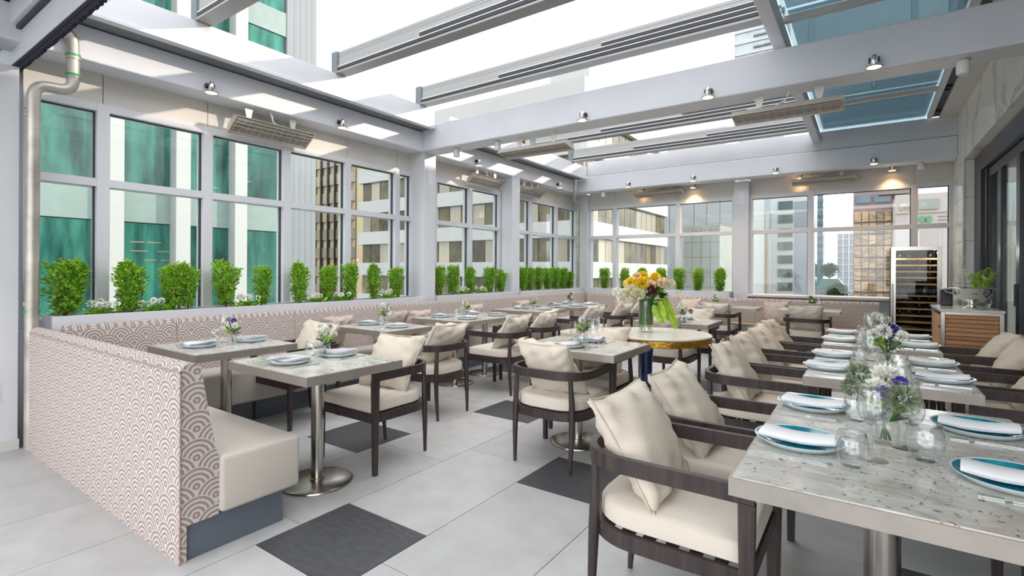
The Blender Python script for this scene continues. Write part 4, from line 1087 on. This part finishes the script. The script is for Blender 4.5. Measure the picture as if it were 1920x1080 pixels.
def smooth_path(pts, r=.09, n=5):
    P = [Vector(p) for p in pts]; out = [P[0]]
    for a, b, c in zip(P, P[1:], P[2:]):
        d0 = (a - b).normalized(); d1 = (c - b).normalized()
        for k in range(n + 1):
            t = k / n; out.append((b + d0 * r) * (1 - t) ** 2 + b * 2 * t * (1 - t) + (b + d1 * r) * t ** 2)
    return out + [P[-1]]
dp = thing('drain_pipe', 'galvanised drain pipe with double bend beside the near window edge', 'pipe')
pp = smooth_path([(-5.0, 1.07, 3.13), (-5.0, 1.27, 3.13), (-5.0, 1.27, 2.68), (-5.02, 1.05, 2.68), (-5.05, 1.05, 0)], .09)
part('pipe_run', dp, 'pipe', lambda bm: tube(bm, pp, .04, 16), 60)
for z0, z1, xy in ((2.50, 2.53, (-5.05, 1.05)), (2.44, 2.455, (-5.05, 1.05)), (1.05, 1.08, (-5.05, 1.05)), (2.93, 2.97, (-5.0, 1.27)), (2.79, 2.82, (-5.0, 1.27))):
    part('coupling', dp, 'pipe', lambda bm: lathe(bm, [(.04, z0), (.046, z0), (.046, z1), (.04, z1)], 20, (*xy, 0)), 40)
for z0, xy in ((2.95, (-5.0, 1.27)), (2.80, (-5.0, 1.27)), (1.0, (-5.05, 1.05))):
    part('green_label', dp, 'green_tag', lambda bm: lathe(bm, [(.0475, z0), (.0475, z0 + .016)], 20, (*xy, 0)))
dp2 = thing('drain_pipe', 'galvanised drain pipe running down the far corner', 'pipe')
part('pipe_run', dp2, 'pipe', lambda bm: tube(bm, smooth_path([(-4.92, 9.3, 3.22), (-4.92, 9.3, 2.92), (-5.12, 9.62, 2.84), (-5.14, 9.85, 2.80), (-5.14, 9.85, .0)], .07), .04, 14), 60)
for z in (2.35, 2.6): part('coupling', dp2, 'pipe', lambda bm: lathe(bm, [(.04, z), (.046, z), (.046, z + .03), (.04, z + .03)], 18, (-5.14, 9.85, 0)), 40)

# ------------------------------------------------------------------ the city outside
gs = struct('ground'); cb('street', gs, 'asphalt', -500, 500, -300, 700, -30.5, -30)
def building(lab, name='building'): return thing(name, lab, 'building')
# teal glass tower with white piers, close to the window wall
tw = building('close teal glass tower with white piers seen through the left windows', 'glass_tower')
cb('core', tw, 'white_wall', -34, -20.25, -12, 13.45, -30, 60)
pitch = 4.1
for k in range(-8, 13):
    z = 2.85 + pitch * k
    if k < -2 or k > 6: continue
    for ya, yb in ((-12, -6), (-6, 0), (0, 3.0), (3.0, 6.05), (6.05, 8.02), (8.02, 10.0), (10.0, 12.05)):
        cb('window', tw, 'twr_glass', -20.25, -20.1, ya + .04, yb - .04, z - 3.05, z)
    cb('spandrel', tw, 'twr_span', -20.25, -20.06, -12, 12.1, z + .03, z + 1.02)
for y0, y1 in ((-6.2, -5.8), (-.2, .2), (2.0, 2.3), (5.9, 6.28), (7.78, 8.24), (9.78, 10.24)):
    cb('pier', tw, 'white_wall2', -20.25, -19.6, y0, y1, -30, 60)
for k in range(5):
    part('fluted_panel', tw, 'white_wall', lambda bm: prism(bm, [(-20.3, 12.08 + k * .275), (-20.02, 12.10 + k * .275), (-19.93, 12.33 + k * .275), (-20.3, 12.35 + k * .275)], 'z', -30, 60))
for k in range(6):
    cb('ceiling_light', tw, 'blind', -20.098, -20.09, 6.6 + (k % 3) * .4, 7.1 + (k % 3) * .4, 2.2 - .3 * (k // 2), 2.24 - .3 * (k // 2))
# white banded office block with bronze strip windows
wb_ = building('white banded office block with bronze strip windows, wrapping the corner', 'office_block')
cb('core', wb_, 'slot', -47.5, -20, 38.8, 60, -30, 17.0)
mats = ['bronze', 'bronze', 'blind', 'blind', 'bronze']
rows = [(-8.4, -6.3), (-4.9, -2.8), (-1.4, .7), (2.1, 4.2), (5.6, 7.7), (9.1, 11.2), (12.6, 14.7)]
for zi, (z0, z1) in enumerate(rows):
    part('white_band', wb_, 'white_wall2', lambda bm: (prism(bm, [(-48.2, 38), (-19.6, 38), (-19.2, 38.4), (-19.2, 59.4), (-20.0, 60.3), (-21, 60.3), (-21, 39), (-48.2, 39)], 'z', z1, z1 + 1.4)))
    for k in range(19):
        x = -48 + k * 1.5; cb('window', wb_, mats[(k * 7 + zi * 3 + k // 3) % 5], x + .05, x + 1.45, 38.45, 38.7, z0, z1)
    for k in range(14):
        y = 38.6 + k * 1.5; cb('window', wb_, mats[(k * 5 + zi * 2 + k // 2) % 5], -19.9, -19.65, y + .05, y + 1.45, z0, z1)
cb('parapet', wb_, 'white_wall2', -48, -19.3, 38.1, 60.2, 16.0, 17.6)
cb('roof_box', wb_, 'white_wall2', -23.5, -19.6, 39.5, 44, 17.6, 18.8)
cb('roof_box', wb_, 'white_wall', -36, -26, 45, 56, 17.6, 20)
# sand-coloured tower with gold windows
st = building('sand-coloured tower with dark gold window strips beyond the teal tower', 'office_tower')
cb('core', st, 'sand', -92, -76.5, 60.4, 76, -30, 23)
for r in range(-6, 7):
    for k in range(7):
        x = -91.5 + k * 2.15; cb('window', st, 'goldglass', x, x + 1.95, 60.0, 60.45, r * 3.5, r * 3.5 + 2.0)
for k in range(8): cb('fin', st, 'door', -91.62 + k * 2.15, -91.42 + k * 2.15, 59.7, 60.4, -30, 23)
cb('corner_pier', st, 'sand', -76.6, -74.8, 59.8, 62, -30, 23)
# pale concrete block behind the back windows
pc = building('pale concrete slab block behind the back planter', 'concrete_block')
cb('core', pc, 'concrete', -22.6, -17.4, 77.4, 92, -30, 8.1)
for i in range(4):
    for j in range(9): cb('panel', pc, 'concrete', -22.6 + i * 1.3 + .02, -22.6 + (i + 1) * 1.3 - .02, 77.15, 77.4, -12 + j * 2.2 + .02, -12 + (j + 1) * 2.2 - .02)
bk = building('wide pale block rising behind the concrete slab block', 'concrete_block')
cb('core', bk, 'white_wall', -34, -17.6, 98, 117, -30, 16.5)
for i in range(7): cb('panel', bk, 'white_wall', -33.5 + i * 2.3, -31.3 + i * 2.3, 97.8, 98, 8, 16)
for i in range(5): cb('window', bk, 'navyglass', -20.6 + i * .62, -20.1 + i * .62, 97.6, 98, 5.0, 7.2)
br_ = building('tan banded block tucked beside the concrete slab block', 'concrete_block')
cb('core', br_, 'sand', -22.2, -17.7, 95.4, 97.3, -30, 9.4)
for j in range(8): cb('floor_band', br_, 'concrete', -22.2, -17.65, 95.1, 95.4, -8 + j * 2.2, -7.5 + j * 2.2)
# columned white hall and white tower
wh = building('white columned hall with deep eaves outside the wide back windows', 'columned_hall')
cb('parapet', wh, 'white_wall2', -23.2, -17.56, 119, 128, 9.6, 14.2)
cb('core', wh, 'sand', -22.5, -17.6, 121, 128, -30, 9.6)
for i in range(5): cb('pillar', wh, 'white_wall2', -21.0 + i * .95, -20.55 + i * .95, 119.4, 119.9, -30, 9.6)
wt_ = building('white tower with one column of square dark windows', 'office_tower')
cb('core', wt_, 'white_wall2', -17.5, -10.1, 125, 140, -30, 17.6)
for r in range(-4, 6): cb('window', wt_, 'navyglass', -16.0, -13.2, 124.7, 125.1, .2 + r * 2.95, 1.95 + r * 2.95)
cb('side_panel', wt_, 'grey_wall', -12.8, -10.2, 124.8, 125, -30, 16.5)
tg_ = building('pale blue glass block above the white tower', 'office_tower')
cb('core', tg_, 'blueglass', -21, -12.8, 172, 185, -30, 26.2)
for r in range(12): cb('floor_band', tg_, 'paleglass', -21.1, -12.7, 171.7, 172, -10 + r * 3.1, -9.6 + r * 3.1)
bt_ = building('thin dark teal glass tower at the window mullion', 'glass_tower')
cb('core', bt_, 'blueglass', -19.0, -15.6, 256, 270, -30, 48)
for r in range(22): cb('floor_band', bt_, 'navyglass', -19.1, -15.5, 255.6, 256, -20 + r * 3.2, -18.6 + r * 3.2)
gt = building('distant pair of grey slab towers with white piers', 'office_tower')
cb('core', gt, 'grey_wall', -12.6, -4.4, 311, 325, -30, 21)
for i in range(4): cb('pier', gt, 'white_wall2', -12.8 + i * 2.5, -12.3 + i * 2.5, 310.5, 311, -30, 22)
for r in range(14): cb('floor_band', gt, 'white_wall', -12.5, -4.5, 310.7, 311, -25 + r * 3.3, -24.3 + r * 3.3)
mv = building('mauve stone tower with blue windows and gold reflections painted on its glass', 'office_tower')
cb('core', mv, 'mauve', -3.2, 10.6, 171, 190, -30, 34)
for i, (x0, x1) in enumerate(((-2.6, .8), (1.5, 5.2), (6.0, 9.9))):
    for r in range(3): cb('window', mv, 'blueglass', x0, x1, 170.5, 171.1, 20.4 + r * 4.0, 22.6 + r * 4.0)
for i in range(8):
    for r in range(11):
        cb('window', mv, 'gold_refl', -2.9 + i * 1.68, -1.42 + i * 1.68, 170.5, 171.1, -16.8 + r * 3.2, -14.0 + r * 3.2)
cb('ledge', mv, 'mauve', 2.5, 10.8, 168.8, 171, 22.2, 22.6)
sg = building('pinkish white block with a green emblem, beyond the wine cooler', 'office_block')
cb('core', sg, 'pinkwhite', 5.6, 17.5, 154, 170, -30, 20)
cb('window', sg, 'concrete', 10.0, 13.6, 153.6, 154.1, 16.2, 18.6)
cb('panel_joint', sg, 'sand', 5.6, 17.5, 153.7, 154, 15.4, 15.55)
for r in range(4): cb('panel_joint', sg, 'mauve', 13.5, 17.4, 153.75, 154, 12.0 + r * .8, 12.08 + r * .8)
def emblem(bm):
    for cx in (10.6, 11.85):
        prism(bm, [(cx + .55 * math.cos(a) * (1 + .25 * math.sin(3 * a)), 13.9 + .85 * math.sin(a)) for a in [k * PI / 8 for k in range(16)]], 'y', 153.5, 153.9)
part('emblem', sg, 'sign_green', emblem)
def stroke(bm, x0, z0, x1, z1, w=.09):
    d = Vector((x1 - x0, 0, z1 - z0)).normalized(); n = Vector((-d.z, 0, d.x)) * w
    prism(bm, [(x0 - n.x, z0 - n.z), (x0 + n.x, z0 + n.z), (x1 + n.x, z1 + n.z), (x1 - n.x, z1 - n.z)], 'y', 153.6, 153.9)
def letters(bm):
    stroke(bm, 6.4, 17.2, 6.7, 16.2); stroke(bm, 7.0, 17.2, 6.7, 16.2)
    stroke(bm, 7.45, 17.2, 7.75, 16.7); stroke(bm, 8.05, 17.2, 7.75, 16.7); stroke(bm, 7.75, 16.7, 7.75, 16.2)
    stroke(bm, 8.5, 17.2, 8.5, 16.2); stroke(bm, 8.5, 17.1, 9.0, 17.0); stroke(bm, 9.0, 17.0, 8.5, 16.7); stroke(bm, 8.6, 16.7, 9.0, 16.2)
part('lettering', sg, 'letter', letters)
pt = building('tall pale glass tower rising above the roof tracks', 'glass_tower')
cb('core', pt, 'paleglass', -43.5, -26, 216, 235, -30, 101)
for r in range(10):
    cb('floor_band', pt, 'white_wall2', -43.6, -25.8, 215.5, 216, 60 + r * 4.4, 61.6 + r * 4.4)
    cb('balcony', pt, 'navyglass', -36.5, -27, 215, 216, 61.7 + r * 4.4, 62.4 + r * 4.4)
sl = building('pale mauve louvred rooftop block between the roof tracks', 'office_block')
cb('core', sl, 'pinkwhite', -39.5, -26, 121, 135, -30, 34.0)
for k in range(16): cb('louver', sl, 'mauve', -39.3 + k * .8, -38.9 + k * .8, 120.7, 121, 30.5, 33.4)
pv = thing('pavilion', 'small white pavilion with green copper roof among trees far below', 'building', (-9.5, 190, 0))
cb('wall', pv, 'white_wall2', -3.5, 3.5, 0, 8, -30, -4); part('roof', pv, 'tealroof', lambda bm: prism(bm, [(-4.2, -4), (4.2, -4), (2.2, -.8), (-2.2, -.8)], 'y', -.5, 8))
def tree_me(seed):
    rnd = random.Random(seed); bm = bmesh.new()
    for k in range(1400):
        d = Vector((rnd.gauss(0, 1), rnd.gauss(0, 1), rnd.gauss(0, 1))).normalized() * rnd.uniform(.1, 1)
        leaf_quad(bm, Vector((d.x * 2.6, d.y * 2.6, 6 + d.z * 2.2)), d + Vector((rnd.uniform(-.5, .5), rnd.uniform(-.5, .5), .2)), Vector((rnd.uniform(-1, 1), rnd.uniform(-1, 1), 1)), .7, .26)
    return mesh('crown', bm, 'leafB')
TRM = tree_me(3); bm = bmesh.new(); tube(bm, [(0, 0, -32), (0, 0, 5)], [.5, .25], 6); TRK = mesh('trunk', bm, 'bark')
for n, (x, y, z, l) in enumerate(((-14.0, 160, -8, 'before the pavilion'), (-10.5, 203, -4, 'behind the pavilion'), (-7.2, 180, -10.5, 'at the pavilion roof end'))):
    t = thing('street_tree', 'dark green street tree far below, ' + l, 'tree', (x, y, z), 0, 'trees far below'); ob('crown', TRM, t); ob('trunk', TRK, t)
